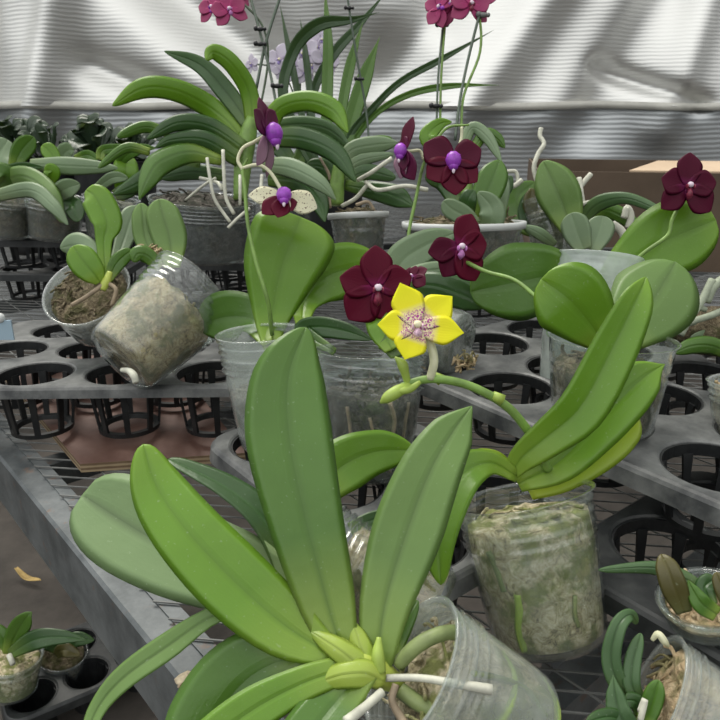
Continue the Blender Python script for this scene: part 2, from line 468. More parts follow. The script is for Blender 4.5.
# ------------------------------------------------------------------ flowers
def frame(yaw, pitch, roll=0):
    """flower frame: N looks at the viewer turned by yaw (right +) and pitch (up +)"""
    y, p = math.radians(yaw), math.radians(pitch)
    n = BACK * math.cos(y) * math.cos(p) + RIGHT * math.sin(y) * math.cos(p) + UP * math.sin(p)
    u = UP - n * UP.dot(n)
    if u.length < .1: u = -BACK - n * (-BACK).dot(n)
    u.normalize(); r = u.cross(n).normalized()
    if roll:
        R = Matrix.Rotation(math.radians(roll), 3, n); u = R @ u; r = R @ r
    return r, u, n
def flower(parent, ctr, size, tepals, mat, yaw=0, pitch=0, roll=0, lip='lip_purple', col='column_white', lipstyle=0,
           pedicel=None, pedmat='pedicel_pale', pr=.0016, label=None, cup=.12, back=None, mats=None, liplen=.32, pointy=1.7):
    """tepals [(angle deg ccw from right, length, halfwidth, curl)] in units of size (pixels); ctr (x,y,depth)"""
    c = P(*ctr); sc = size * ctr[2] / F
    r, u, n = frame(yaw, pitch, roll)
    M = Matrix((r, u, n)).transposed()
    mb = MB()
    mb.blob(c + n * sc * .07, sc * .055, sc * .055, sc * .15, M)       # column
    mb.blob(c + n * sc * .2 + u * sc * .01, sc * .10, sc * .09, sc * .075, M)
    root = mb.build('flower', col, parent)
    if label: root['label'] = label
    sub(root, parent)
    if pedicel:
        m2 = MB(); pts = [P(*q) for q in pedicel] + [c - n * sc * .03]
        m2.tube(pts, [pr * 1.1] * (len(pts) - 1) + [pr * .8], 8)
        m2.build('pedicel', pedmat, root)
    for k, (ang, ln, hw, curl) in enumerate(tepals):
        a = math.radians(ang); d = r * math.cos(a) + u * math.sin(a)
        ln *= sc; hw *= sc
        pp = []
        for t, wf in ((0, .3), (.25, .78), (.55, 1.0), (.8, .86), (1, .5)):
            pp.append((c + d * (sc * .03 + ln * t) + n * (curl * ln * t * t - .012 * sc * (k % 2)), hw * wf))
        pm = MB(); blade(pm, pp, fold=cup, th=.0009, s0=.6, tipp=pointy, nseg=14, face=n)
        mt = (mats[k] if mats else mat)
        pm.build('sepal' if k < 3 else 'petal', [mt, back or mt], root)
    lm = MB()
    d = -u
    if lipstyle == 0:       # three lobed lip below the column
        mid = [(c + n * sc * .1, sc * .05), (c + n * sc * .22 + d * sc * liplen * .45, sc * .085), (c + n * sc * .2 + d * sc * liplen * .85, sc * .11), (c + n * sc * .1 + d * sc * liplen * 1.1, sc * .05)]
        blade(lm, mid, fold=-.5, th=.002, nseg=10, face=n)
        for sgn in (-1, 1):
            lm.blob(c + n * sc * .2 + r * sgn * sc * .11 + d * sc * .05, sc * .03, sc * .08, sc * .09, M)
        lm.build('lip', [lip, lip], root)
    else:                   # large hooded lip
        lm.blob(c + n * sc * .2 + d * sc * .02, sc * .24, sc * .26, sc * .2, M)
        lm.blob(c + n * sc * .22 + d * sc * .2, sc * .15, sc * .15, sc * .13, M)
        lm.build('lip', lip, root)
        tm = MB(); tm.blob(c + n * sc * .26 + d * sc * .34, sc * .05, sc * .10, sc * .045, M)
        tm.build('lip_tip', 'column_white', root)
    return root
# tepal sets: dorsal sepal, two lateral sepals, two petals
PHAL = [(90, 1.0, .40, -.05), (228, .95, .36, -.08), (312, .95, .36, -.08), (172, .95, .42, .02), (8, .95, .42, .02)]

# ------------------------------------------------------------------ pots
def pot(parent, rim, base, r1, r2, mat='clear_plastic', moss='moss_tan', fill=.86, ribs=5, wob=.012, seed=0, dome=.004, fibres=26, thin=.0009, ribamp=.0015, rimmat=None, fibmat=None):
    rimv = rim if isinstance(rim, Vector) else P(*rim)
    basev = base if isinstance(base, Vector) else P(*base)
    ax = rimv - basev; h = ax.length; ax.normalize()
    prof_o = [(.0004, .003), (r2 * .55, .003), (r2 * .8, .001), (r2 * .93, 0), (r2, .003)]
    nw = 26
    def wall(t):
        r = r2 + (r1 - r2) * (t ** .75)
        if ribs and t > .70:
            r += ribamp * math.sin((t - .70) / .30 * ribs * 2 * math.pi)
        elif t <= .70 and t > .66: r -= .0008
        return r
    for i in range(1, nw * 2 + 1):
        t = i / (nw * 2)
        if t > .99: continue
        if t < .66 and i % 3: continue
        prof_o.append((wall(t), h * t))
    prof_o += [(r1 + .0022, h * .992), (r1 + .0024, h), (r1 + .0002, h * 1.002)]
    inner = [(max(.0003, r - thin), hh + (0.0 if hh > .004 else thin)) for r, hh in prof_o[3:-3]][::-1]
    prof = prof_o + inner + [(.0004, .0042)]
    mb = MB(); mb.lathe(prof, basev, ax, 44, wob, seed)
    p = mb.build('pot', mat, parent); sub(p, parent)
    if rimmat:
        rm = MB(); rm.lathe([(r1 - .001, h - .008), (r1 + .003, h - .008), (r1 + .004, h - .003), (r1 + .0036, h + .0008), (r1 - .0006, h + .001)], basev, ax, 44, wob, seed, close=True)
        rm.build('pot_rim', rimmat, p)
    if moss:
        mm = MB(); rnd = random.Random(seed + 5)
        mp = [(.0004, .0055), (r2 * .9, .0055)]
        for i in range(1, 15):
            t = i / 14 * fill
            mp.append((wall(min(t, .66 if t < .7 else t)) - thin - .0012 - (.0016 if t > .66 else 0), max(.006, h * t)))
        rt = mp[-1][0]
        for k in range(1, 8):
            f = 1 - k / 8; mp.append((max(rt * f, .0005), h * fill + dome * (1 - f * f)))
        b0 = len(mm.v); mm.lathe(mp, basev, ax, 44, wob, seed)
        for i in range(b0, len(mm.v)):
            v = mm.v[i]; e = v - basev; hh = e.dot(ax); rad = e - ax * hh
            q = noise.noise(v * 90 + Vector((seed, 0, 0))) * .5 + noise.noise(v * 220) * .5
            if hh > h * fill - .002: mm.v[i] = v + ax * (q * .007)
            else: mm.v[i] = v - rad.normalized() * (abs(q) * .0022) if rad.length > .004 else v
        x = ax.orthogonal().normalized(); y = ax.cross(x)
        for k in range(fibres):
            a = rnd.random() * 6.28; rr = rt * math.sqrt(rnd.random()) * .85
            c = basev + ax * (h * fill + dome * .6) + (x * math.cos(a) + y * math.sin(a)) * rr
            pts = [c]
            dr = Vector((rnd.uniform(-1, 1), rnd.uniform(-1, 1), rnd.uniform(-1, 1)))
            for s in range(3):
                dr = (dr + Vector((rnd.uniform(-1, 1), rnd.uniform(-1, 1), rnd.uniform(-1, 1))) * .8)
                dr = (dr - ax * dr.dot(ax) * .6).normalized()
                nx = pts[-1] + dr * rnd.uniform(.004, .009)
                e = nx - basev; rd = e - ax * e.dot(ax)
                if rd.length > rt * .93: nx -= rd * (1 - rt * .93 / rd.length)
                pts.append(nx)
            mm.tube(pts, rnd.uniform(.0006, .0016), 5, res=3)
        mm.build('moss', moss, parent)
    return p

def potroot(parent, mat, rim, base, r1, r2, path, r, name='root'):
    """a root pressed against the inside of the pot wall: path [(height 0-1, degrees round from the viewer side)]"""
    a, b = P(*rim), P(*base); ax = a - b; h = ax.length; ax.normalize()
    v = CAM - (a + b) / 2; v = (v - ax * v.dot(ax)).normalized(); s = v.cross(ax)
    mb = MB()
    mb.tube([b + ax * h * t + (v * math.cos(math.radians(g)) + s * math.sin(math.radians(g))) * (r2 + (r1 - r2) * t ** .75 - .0006 - r) for t, g in path], r, 8)
    return mb.build(name, mat, parent)

def orchid(label, base, name='potted_orchid', cat='orchid', group=None):
    return thing(name, base if isinstance(base, Vector) else P(*base), label, cat, group)
def wire(parent, pts, clips=(), r=.0011, mat='stake_wire', clipmat='clip_black'):
    s = tubepart(parent, mat, pts, r, 'support_stake', 6); sub(s, parent)
    for x, y, d in clips:
        mb = MB(); c = P(x, y, d); k = .0045
        mb.blob(c, k * 1.5, k * .7, k * .8, n=8, m=6)
        mb.blob(c + RIGHT * k * 1.6, k * .7, k * .9, k * .7, n=8, m=6)
        mb.blob(c - RIGHT * k * 1.5 + UP * k * .2, k * .8, k * 1.0, k * .9, n=8, m=6)
        mb.build('clip', clipmat, s)
    return s


# ------------------------------------------------------------------ trays
def tray(label, name, org, ang, cols, rows, pitch=.095, D=.08, rowgap=.082, offs=(0, -.5), depth=.065, tilt=(0, 0),
         deck='tray_deck', black='tray_black', m=.052, mf=None, skirt=.016, nribs=8, skip=(), cat='tray', group=None, solid=False):
    root = thing(name, org, label, cat, group)
    root.rotation_euler = (math.radians(tilt[0]), math.radians(tilt[1]), ang)
    holes = [(c * pitch + offs[r % len(offs)] * pitch, r * rowgap) for r in range(rows) for c in range(cols)]
    x0 = min(h[0] for h in holes) - m; x1 = max(h[0] for h in holes) + m
    y0 = -(mf or m); y1 = (rows - 1) * rowgap + m
    rc = .028
    def outline(ins, z):
        pts = []
        for cx, cy, a0 in ((x1 - rc, y1 - rc, 0), (x0 + rc, y1 - rc, 90), (x0 + rc, y0 + rc, 180), (x1 - rc, y0 + rc, 270)):
            for k in range(7):
                a = math.radians(a0 + 15 * k)
                pts.append(Vector((cx + (rc - ins) * math.cos(a), cy + (rc - ins) * math.sin(a), z)))
        return pts
    bm = bmesh.new()
    def loop(pts):
        vs = [bm.verts.new(p) for p in pts]
        return vs
    def edges(vs): return [bm.edges.new((vs[i], vs[(i + 1) % len(vs)])) for i in range(len(vs))]
    def bridge(a, b):
        for i in range(len(a)):
            j = (i + 1) % len(a)
            bm.faces.new((a[i], a[j], b[j], b[i]))
    NS = 32
    o1 = loop(outline(.003, 0)); ed = edges(o1)
    hl = []
    for hx, hy in holes:
        r = D / 2 + .002
        vs = loop([Vector((hx + r * math.cos(2 * math.pi * k / NS), hy + r * math.sin(2 * math.pi * k / NS), 0)) for k in range(NS)])
        ed += edges(vs); hl.append((hx, hy, vs))
    bmesh.ops.triangle_fill(bm, use_beauty=True, edges=ed)
    o2 = loop(outline(.001, -.0015)); bridge(o1, o2)
    o3 = loop(outline(-.001, -.004)); bridge(o2, o3)
    o4 = loop(outline(-.003, -skirt)); bridge(o3, o4)
    o5 = loop(outline(-.0005, -skirt)); bridge(o4, o5)
    o6 = loop(outline(.002, -.003)); bridge(o5, o6)
    for hx, hy, vs in hl:
        prev = vs
        for rr, z in ((D / 2, -.0012), (D / 2 - .0008, -.004), (D / 2 - .0015, -.012), (D / 2 + .0008, -.012), (D / 2 + .0015, -.003)):
            cur = loop([Vector((hx + rr * math.cos(2 * math.pi * k / NS), hy + rr * math.sin(2 * math.pi * k / NS), z)) for k in range(NS)])
            bridge(prev, cur); prev = cur
    bmesh.ops.recalc_face_normals(bm, faces=bm.faces)
    me = bpy.data.meshes.new('deck'); bm.to_mesh(me); bm.free(); me.materials.append(MAT[deck])
    d = bpy.data.objects.new('deck', me); C.objects.link(d); d.parent = root
    mb = MB(); rt, rb = D / 2 - .0015, D / 2 - .009
    for k in range(nribs):
        a = 2 * math.pi * (k + .3) / nribs
        dr = Vector((math.cos(a), math.sin(a), 0)); dt = Vector((-math.sin(a), math.cos(a), 0))
        b = len(mb.v)
        for r, z, w in ((rt, -.010, .0085), ((rt + rb) / 2 + .001, -depth * .55, .0065), (rb + .001, -depth + .002, .006)):
            for sgn, th in ((-1, 0), (1, 0), (1, -.0028), (-1, -.0028)):
                mb.v.append(dr * (r + th) + dt * (sgn * w / 2) + Vector((0, 0, z)))
        for i in range(2):
            for q in range(4):
                q2 = (q + 1) % 4
                mb.face((b + i * 4 + q, b + i * 4 + q2, b + i * 4 + 4 + q2, b + i * 4 + 4 + q))
        mb.face((b, b + 1, b + 2, b + 3)); mb.face((b + 8, b + 9, b + 10, b + 11))
    mb.lathe([(rb + .001, -depth), (rb + .0015, -depth + .005), (rb - .0045, -depth + .005), (rb - .006, -depth)], Vector(), Vector((0, 0, 1)), 32, close=True)
    mb.lathe([(rt + .002, -.002), (rt + .001, -.012), (rt - .001, -.012), (rt - .0005, -.002)], Vector(), Vector((0, 0, 1)), 32, close=True)
    if solid: mb.lathe([(rt + .0006, -.004), (rb + .001, -depth + .001), (rb - .0004, -depth + .001), (rt - .0006, -.004)], Vector(), Vector((0, 0, 1)), 32, close=True); mb.lathe([(.001, -depth + .004), (rb, -depth + .004), (rb, -depth + .002), (.001, -depth + .002)], Vector(), Vector((0, 0, 1)), 32)
    proto = None
    for i, (hx, hy) in enumerate(holes):
        if i in skip: continue
        if proto is None: b_ = proto = mb.build('basket', black, root, smooth=False, loc=Vector())
        else: b_ = proto.copy(); C.objects.link(b_)
        b_.parent = root; b_.location = (hx, hy, 0)
    return root
def dirang(): return math.atan2(-.784, .62)

# ------------------------------------------------------------------ the setting
GZ = -.56
mb = MB()
n = 60
for j in range(n + 1):
    for i in range(n + 1):
        x = -3.5 + 7.5 * i / n; y = -1.2 + 4.6 * j / n
        mb.v.append(Vector((x, y, GZ + .012 * noise.noise(Vector((x * 2.2, y * 2.2, 3))))))
for j in range(n):
    for i in range(n):
        a = j * (n + 1) + i; mb.face((a, a + 1, a + n + 2, a + n + 1))
tag(mb.build('floor', 'ground'), kind='structure')

WY = 2.75
def wallz(py, px=360): return ony(px, py, WY).z
ZS = wallz(106)
def wx(px, py): q = ony(px, py, WY); return Vector((q.x, q.z))
RIDGES = [((575, -40), (455, 120), .045, .085), ((690, -40), (600, 105), -.03, .10), ((500, -60), (400, 60), -.045, .10),
          ((720, -30), (668, 110), .03, .06), ((640, -30), (560, 100), .018, .08), ((110, -60), (260, 60), -.07, .12),
          ((0, -60), (170, 60), .02, .13), ((60, -20), (40, 110), .05, .07), ((-30, -10), (-20, 110), -.05, .09),
          ((100, 70), (200, 110), -.03, .05), ((330, -40), (420, 30), .03, .12), ((610, 70), (690, 100), -.03, .03)]
RD = [(wx(*a), wx(*b), h, w) for a, b, h, w in RIDGES]
def film(x, z):
    d = 0; p = Vector((x, z))
    for a, b, h, w in RD:
        e = b - a; t = max(-.15, min(1.15, (p - a).dot(e) / e.length_squared))
        q = (p - a - e * t).length
        d += 1.7 * h * math.exp(-(q / w) ** 2)
    d += .04 * noise.noise(Vector((x * 2.1 + z * 1.3, z * 1.1, 1.7))) + .006 * noise.noise(Vector((x * 7, z * 5, 4)))
    return d
def filmwall(name, z0, z1, mat, nx, nz, amp, y):
    mb = MB()
    for j in range(nz + 1):
        for i in range(nx + 1):
            x = -2.6 + 5.4 * i / nx; z = z0 + (z1 - z0) * j / nz
            mb.v.append(Vector((x, y - film(x, z) * amp + max(0, z - ZS) * .10, z)))  # backward lean added above the seam so the film reflects brighter sky
    for j in range(nz):
        for i in range(nx):
            a = j * (nx + 1) + i; mb.face((a, a + 1, a + nx + 2, a + nx + 1))
    return tag(mb.build(name, mat), kind='structure')
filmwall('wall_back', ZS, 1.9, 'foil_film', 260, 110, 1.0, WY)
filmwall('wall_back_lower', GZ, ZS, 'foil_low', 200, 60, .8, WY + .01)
mb = MB()
for i in range(120):
    x = -2.6 + 5.4 * i / 119
    for dz, dy in ((.014, -.004), (-.012, -.006), (-.012, .02), (.014, .02)):
        mb.v.append(Vector((x, WY - film(x, ZS) * .7 - .012 + dy, ZS + dz + .004 * math.sin(x * 9))))
for i in range(119):
    for k in range(4):
        k2 = (k + 1) % 4; mb.face((i * 4 + k, i * 4 + k2, i * 4 + 4 + k2, i * 4 + 4 + k))
tag(mb.build('trim_1', 'seam_tape'), kind='structure')

# ------------------------------------------------------------------ bench
A0 = onz(0, 458.5, 0); A1 = onz(190, 694, 0)
RDIR = (A1 - A0).normalized(); RPER = Vector((-RDIR.y, RDIR.x, 0))
if RPER.x < 0: RPER = -RPER
bench = thing('bench', A0 + Vector((0, 0, GZ)), 'galvanised steel growing bench with a wire mesh top carrying the orchid trays', 'bench')
S0, S1 = -2.6, .62
def along(s, p, z): return A0 + RDIR * s + RPER * p + Vector((0, 0, z))
def railbox(name, s0, s1, prof, mat='galvanized', steps=1):
    mb = MB(); m = len(prof)
    for i in range(steps + 1):
        s = s0 + (s1 - s0) * i / steps
        for p, z in prof: mb.v.append(along(s, p, z))
    for i in range(steps):
        for k in range(m):
            k2 = (k + 1) % m; mb.face((i * m + k, i * m + k2, i * m + m + k2, i * m + m + k))
    mb.face(list(range(m))); mb.face([steps * m + k for k in range(m)])
    return mb.build(name, mat, bench, smooth=False)
railbox('side_rail', S0, S1, [(0, -.003), (.003, -.0005), (.036, -.0005), (.036, -.004), (.004, -.004), (.004, -.071), (.014, -.071), (.014, -.075), (.001, -.075), (0, -.073)])
railbox('mesh_clamp_strip', S0, S1, [(.023, .0012), (.035, .0012), (.035, -.0004), (.023, -.0004)])
BW = 2.3
railbox('far_rail', S0, S1, [(BW, -.001), (BW + .03, -.001), (BW + .03, -.062), (BW, -.062)])
mb = MB()
for s in (-2.4, -1.6, -.8, 0, .58):
    a, b = along(s, .02, -.035), along(s, BW, -.035)
    mb.box((0, 0, 0), (1, .025, .03), Matrix.Translation((a + b) / 2) @ Matrix.Rotation(math.atan2((b - a).y, (b - a).x), 4, 'Z') @ Matrix.Diagonal(((b - a).length, 1, 1, 1)))
mb.build('cross_bar', 'galvanized', bench, smooth=False)
for s in (-1.9, .5):
    for p in (.35, BW - .25):
        mb = MB(); c = along(s, p, 0)
        mb.box((c.x, c.y, (GZ - .06) / 2), (.03, .03, abs(GZ) - .05)); mb.build('leg', 'galvanized', bench, smooth=False)
mb = MB()
W2 = Vector((1, -.12, 0)).normalized()
def clipseg(p, d):
    """piece of the line p+t d lying on the bench top"""
    lo, hi = -9, 9
    for nrm, mn, mx in ((RDIR, S0, S1), (RPER, .021, BW)):
        k = d.dot(nrm); o = (p - A0).dot(nrm)
        if abs(k) < 1e-6:
            if not mn <= o <= mx: return None
            continue
        t0, t1 = sorted(((mn - o) / k, (mx - o) / k)); lo, hi = max(lo, t0), min(hi, t1)
    return (p + d * lo, p + d * hi) if hi > lo + .01 else None
for k in range(1, 54):
    q = clipseg(along(0, .03 + k * .042, 0), RDIR)
    if q: mb.tube([q[0] + Vector((0, 0, .0012)), q[1] + Vector((0, 0, .0012))], .0009, 4, smooth=False)
for k in range(-30, 180):
    q = clipseg(along(S0 + k * .026, 0, 0), W2)
    if q: mb.tube([q[0] + Vector((0, 0, .0030)), q[1] + Vector((0, 0, .0030))], .0009, 4, smooth=False)
mb.build('wire_mesh', 'mesh_wire', bench, smooth=False)

# board under the left tray
mb = MB()
c0 = onz(80, 464, .0142); c1 = onz(214, 455, .0142); far = Vector((-.50, .36, 0)) * .75
fr = (c1 - c0) * 1.25
ZT = Vector((0, 0, .010))
top = [c0, c0 + fr, c0 + fr + Vector((-.18, .34, 0)), c0 + Vector((-.235, .30, 0))]
mb.v = [Vector(v) for v in top] + [Vector(v) - ZT for v in top]
mb.face((0, 1, 2, 3), mi=0); mb.face((7, 6, 5, 4), mi=1)
for k in range(4): mb.face((k, (k + 1) % 4, 4 + (k + 1) % 4, 4 + k), mi=1)
bo = mb.build('board', ['board_face', 'board_edge'], loc=Vector(c0), smooth=False)
tag(bo, 'reddish brown plywood board lying on the bench mesh under the left tray', 'board')

# trays
LT = tray('black plastic tray at the left edge with a clear pot lying across it', 'pot_tray', onz(35, 372.5, .089), math.radians(1.5), 3, 3,
          pitch=.097, D=.082, rowgap=.092, offs=(0, -.67, -.38), depth=.066, tilt=(-2.5, 0), m=.056, mf=.047, skirt=.0125)
RA = math.atan2(-.784, .62)
RT = tray('large grey black tray at the right holding the round-leaved pots', 'pot_tray', onz(510, 386, .113) - Vector((.62, -.784, 0)) * .098, RA, 6, 4,
          pitch=.099, D=.081, rowgap=.086, offs=(0,), depth=.046, m=.052)
CT = tray('black tray in the middle under the two upright clear pots', 'pot_tray', onz(274, 442, .068), RA, 3, 2,
          pitch=.098, D=.081, rowgap=.086, offs=(0,), depth=.063, m=.05)
LR = tray('dark tray standing on the mesh below the large right tray', 'pot_tray', onz(510, 386, .113) - Vector((0, 0, .051)) + Vector((.62, -.784, 0)) * .197 + Vector((.784, .62, 0)) * -.050, RA, 3, 2,
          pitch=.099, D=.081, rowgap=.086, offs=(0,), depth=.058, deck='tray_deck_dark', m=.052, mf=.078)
BT = tray('black tray at the back left holding a row of small leafy pots', 'pot_tray', onz(12, 236, .13) + Vector((0, .03, 0)), math.radians(-3), 2, 2,
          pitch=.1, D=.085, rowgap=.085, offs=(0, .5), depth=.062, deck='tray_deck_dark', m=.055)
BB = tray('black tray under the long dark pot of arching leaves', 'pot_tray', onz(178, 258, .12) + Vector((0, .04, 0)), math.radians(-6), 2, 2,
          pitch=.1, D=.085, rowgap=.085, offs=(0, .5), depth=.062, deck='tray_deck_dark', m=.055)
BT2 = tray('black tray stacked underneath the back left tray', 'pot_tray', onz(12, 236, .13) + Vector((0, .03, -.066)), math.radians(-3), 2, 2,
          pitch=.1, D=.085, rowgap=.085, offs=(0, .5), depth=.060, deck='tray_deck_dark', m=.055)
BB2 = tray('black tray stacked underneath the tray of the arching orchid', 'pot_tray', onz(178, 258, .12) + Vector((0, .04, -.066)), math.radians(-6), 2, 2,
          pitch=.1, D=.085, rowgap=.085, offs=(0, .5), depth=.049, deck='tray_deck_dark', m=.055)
f0 = onz(33, 694, GZ + .075); f1 = onz(87, 672, GZ + .075); fd = f1 - f0
FT = tray('small black tray down on the floor below the bench', 'pot_tray', f0, math.atan2(fd.y, fd.x), 3, 2,
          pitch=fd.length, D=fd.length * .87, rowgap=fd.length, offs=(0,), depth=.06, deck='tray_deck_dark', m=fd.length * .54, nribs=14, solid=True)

# cardboard box at the back right
bx = thing('cardboard_box', ony(640, 300, 1.55) , 'brown cardboard box with an open flap at the back right', 'box')
b0 = P(538, 171, 1.60); b1 = P(760, 167, 1.52)
ex = (b1 - b0); ex.z = 0; L = ex.length; ex.normalize(); ey = Vector((-ex.y, ex.x, 0)); zt = b0.z
bx.location = b0 - Vector((0, 0, zt - .002)); ORG[bx.name] = Vector(bx.location)
def bw(name, s0, s1, t0, t1, z0, z1, mat='cardboard'):
    mb = MB()
    for z in (z0, z1):
        for s, t in ((s0, t0), (s1, t0), (s1, t1), (s0, t1)):
            p = b0 + ex * s + ey * t; mb.v.append(Vector((p.x, p.y, z)))
    for q in ((0, 1, 2, 3), (4, 5, 6, 7), (0, 1, 5, 4), (1, 2, 6, 5), (2, 3, 7, 6), (3, 0, 4, 7)): mb.face(q)
    return mb.build(name, mat, bx, smooth=False)
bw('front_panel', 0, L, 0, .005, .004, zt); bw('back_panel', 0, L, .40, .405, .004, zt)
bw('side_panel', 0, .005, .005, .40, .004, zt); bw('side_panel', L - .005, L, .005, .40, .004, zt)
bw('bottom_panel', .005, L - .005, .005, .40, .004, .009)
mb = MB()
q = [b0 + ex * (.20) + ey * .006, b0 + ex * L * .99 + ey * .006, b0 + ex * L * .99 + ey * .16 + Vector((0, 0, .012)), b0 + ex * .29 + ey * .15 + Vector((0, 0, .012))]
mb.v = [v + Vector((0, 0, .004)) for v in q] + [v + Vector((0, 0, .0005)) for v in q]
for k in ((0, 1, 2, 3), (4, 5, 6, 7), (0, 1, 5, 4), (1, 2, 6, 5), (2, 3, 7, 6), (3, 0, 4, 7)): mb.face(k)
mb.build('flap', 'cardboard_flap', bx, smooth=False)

# small litter
mb = MB(); c = onz(187, 680, .004)
mb.blob(c, .008, .006, .004, Matrix.Rotation(.5, 3, 'Z')); 
for v in mb.v: v += Vector((noise.noise(v * 300), noise.noise(v * 310 + Vector((3, 0, 0))), 0)) * .003
ch = mb.build('wood_chip', 'wood_chip', loc=c); tag(ch, 'pale splintered wood chip lying on the bench rail', 'wood chip'); sub(ch, None) if False else None
ORG[ch.name] = c
mb = MB(); c2 = c + Vector((.001, -.012, 0)); mb.blob(c2, .004, .011, .0035, Matrix.Rotation(.25, 3, 'Z')); mb.build('bark', 'chip_bark', ch)
mb = MB()
c = onz(27, 579, GZ + .01)
blade(mb, [(c + Vector((-.03, .02, .012)), .004), (c, .007), (c + Vector((.035, -.012, .006)), .004)], fold=.5, face=Vector((0, 0, 1)), nseg=10)
tag(mb.build('dry_leaf', ['dry_leaf', 'dry_leaf'], loc=c), 'curled yellow dry leaf on the ground left of the bench rail', 'dry leaf')

# trays that carry the pots with white rims
BC = tray('black tray at the back middle below the two white-rimmed pots', 'pot_tray', onz(366, 262, .11) + Vector((0, .06, 0)), math.radians(-8), 5, 2,
          pitch=.1, D=.085, rowgap=.085, offs=(0, .5), depth=.10, deck='tray_deck_dark', m=.055)

# ------------------------------------------------------------------ foreground orchid
o = orchid('big foreground orchid tipped over with long upright green leaves', P(470, 700, .39), cat='orchid')
pot(o, (409, 668, .380), (524, 730, .398), .039, .032, 'milky_plastic', 'moss_green', fill=.80, ribs=6, seed=3, dome=.010, fibres=60, wob=.03)
leaf(o, 'leaf_mid', [(345, 662, .370, 13), (328, 605, .376, 28), (306, 520, .386, 37.5), (289, 435, .402, 43), (289, 375, .415, 36), (306, 327, .428, 26)], fold=.14, s0=.80, tipp=1.7)
leaf(o, 'leaf_sage', [(377, 664, .372, 15), (385, 605, .378, 26), (406, 535, .390, 35), (430, 472, .402, 31), (453, 432, .414, 22), (472, 406, .42, 12)], fold=.16, s0=.86, tipp=1.4)
leaf(o, 'leaf_bright', [(338, 658, .368, 10), (288, 628, .372, 30), (236, 583, .380, 36), (186, 530, .392, 33), (157, 487, .405, 27), (143, 444, .415, 22)], fold=.22, s0=.76, tipp=2.0, tipfold=.1)
leaf(o, 'leaf_sage', [(300, 590, .385, 5), (258, 601, .383, 8), (212, 617, .380, 9), (170, 646, .376, 13), (125, 678, .37, 12), (99, 708, .365, 9), (84, 745, .355, 7)], fold=.3, roll=20, s0=.9)
leaf(o, 'leaf_mid', [(318, 652, .372, 18), (272, 664, .372, 38), (238, 688, .37, 46), (212, 730, .362, 48), (196, 775, .35, 40)], fold=.12)
leaf(o, 'leaf_bright', [(348, 668, .364, 13), (302, 684, .358, 17), (250, 712, .35, 22), (200, 752, .338, 22), (170, 790, .33, 16)], fold=.15, s0=.85)
leaf(o, 'leaf_mid', [(366, 668, .364, 15), (338, 700, .356, 24), (306, 742, .342, 28), (280, 790, .33, 22)], fold=.2, roll=15)
leaf(o, 'sheath', [(384, 682, .366, 9), (362, 668, .362, 14), (342, 652, .3625, 12), (324, 640, .367, 10), (308, 630, .372, 7)], fold=-.35, s0=.6)
leaf(o, 'sheath', [(386, 684, .367, 8), (372, 668, .3655, 12), (362, 650, .367, 12), (356, 632, .372, 10), (352, 620, .377, 6)], fold=-.35, s0=.6)
leaf(o, 'sheath', [(384, 682, .362, 9), (366, 674, .358, 14), (344, 675, .357, 13), (326, 680, .360, 11), (308, 686, .363, 8)], fold=-.3, s0=.6)
leaf(o, 'leaf_mid', [(392, 655, .378, 8), (398, 640, .384, 9), (408, 618, .39, 8), (418, 600, .396, 4)], fold=.2)
mb = MB()
mb.tube([P(398, 684, .378), P(380, 674, .372), P(362, 664, .370), P(348, 652, .372), P(338, 638, .374)], [.005, .0075, .0085, .0065, .003], 12)
st = mb.build('stem', 'crown_lime', o); sub(st, o)
mb = MB(); mb.tube([P(380, 672, .364), P(378, 655, .365), P(379, 637, .368)], [.0032, .0034, .0012], 8)
mb.build('new_shoot', 'stem_lime', st)
tubepart(o, 'root_white', [(386, 678, .365), (420, 678, .360), (458, 684, .352), (492, 690, .350)], [.0019, .0019, .0023, .0027], 'root')
tubepart(o, 'root_brown', [(396, 684, .363), (392, 700, .360), (400, 716, .358), (412, 735, .352)], [.002, .002, .0022, .002], 'root')
tubepart(o, 'root_green', [(398, 664, .374), (418, 645, .37), (440, 634, .372), (458, 632, .38)], .0042, 'root')
tubepart(o, 'root_green', [(400, 690, .37), (420, 704, .365), (450, 718, .36)], .0042, 'root')
tubepart(o, 'root_white', [(382, 692, .358), (366, 706, .350), (346, 722, .342)], [.0024, .0024, .0028], 'root')
potroot(o, 'stem_lime', (409, 668, .380), (524, 730, .398), .039, .032, [(.52, -62), (.45, -40), (.46, -12), (.52, 15), (.5, 40)], .0022)
potroot(o, 'stem_lime', (409, 668, .380), (524, 730, .398), .039, .032, [(.10, -70), (.04, -35), (.05, 0), (.05, 35)], .0020)
potroot(o, 'root_green', (409, 668, .380), (524, 730, .398), .039, .032, [(.80, -20), (.6, -28), (.35, -34), (.15, -20)], .0018)

# ------------------------------------------------------------------ orchid lying behind the foreground one
o = orchid('orchid lying behind the big foreground plant with broad dark grey-green leaves', P(400, 615, .46))
pot(o, (322, 556, .480), (441, 615, .462), .036, .030, 'clear_plastic', 'moss_tan', fill=.80, seed=11, fibres=40)
leaf(o, 'leaf_under', [(300, 586, .462, 12), (258, 577, .466, 35), (211, 563, .472, 43), (151, 538, .486, 46), (82, 495, .505, 48)], fold=.26, s0=.66, tipp=2.3)
leaf(o, 'leaf_dark', [(288, 580, .470, 10), (264, 522, .478, 15), (226, 488, .488, 12), (168, 459, .50, 5)], fold=.3, roll=32, s0=.9)
leaf(o, 'leaf_bright', [(312, 500, .492, 15), (340, 468, .50, 27), (375, 452, .51, 22), (414, 450, .52, 14)], fold=.18, s0=.7)
leaf(o, 'leaf_dark', [(350, 530, .48, 7), (368, 522, .485, 9), (392, 512, .49, 6)], fold=.2)
leaf(o, 'leaf_sage', [(345, 600, .46, 6), (356, 570, .462, 10), (366, 545, .465, 7)], fold=.2)
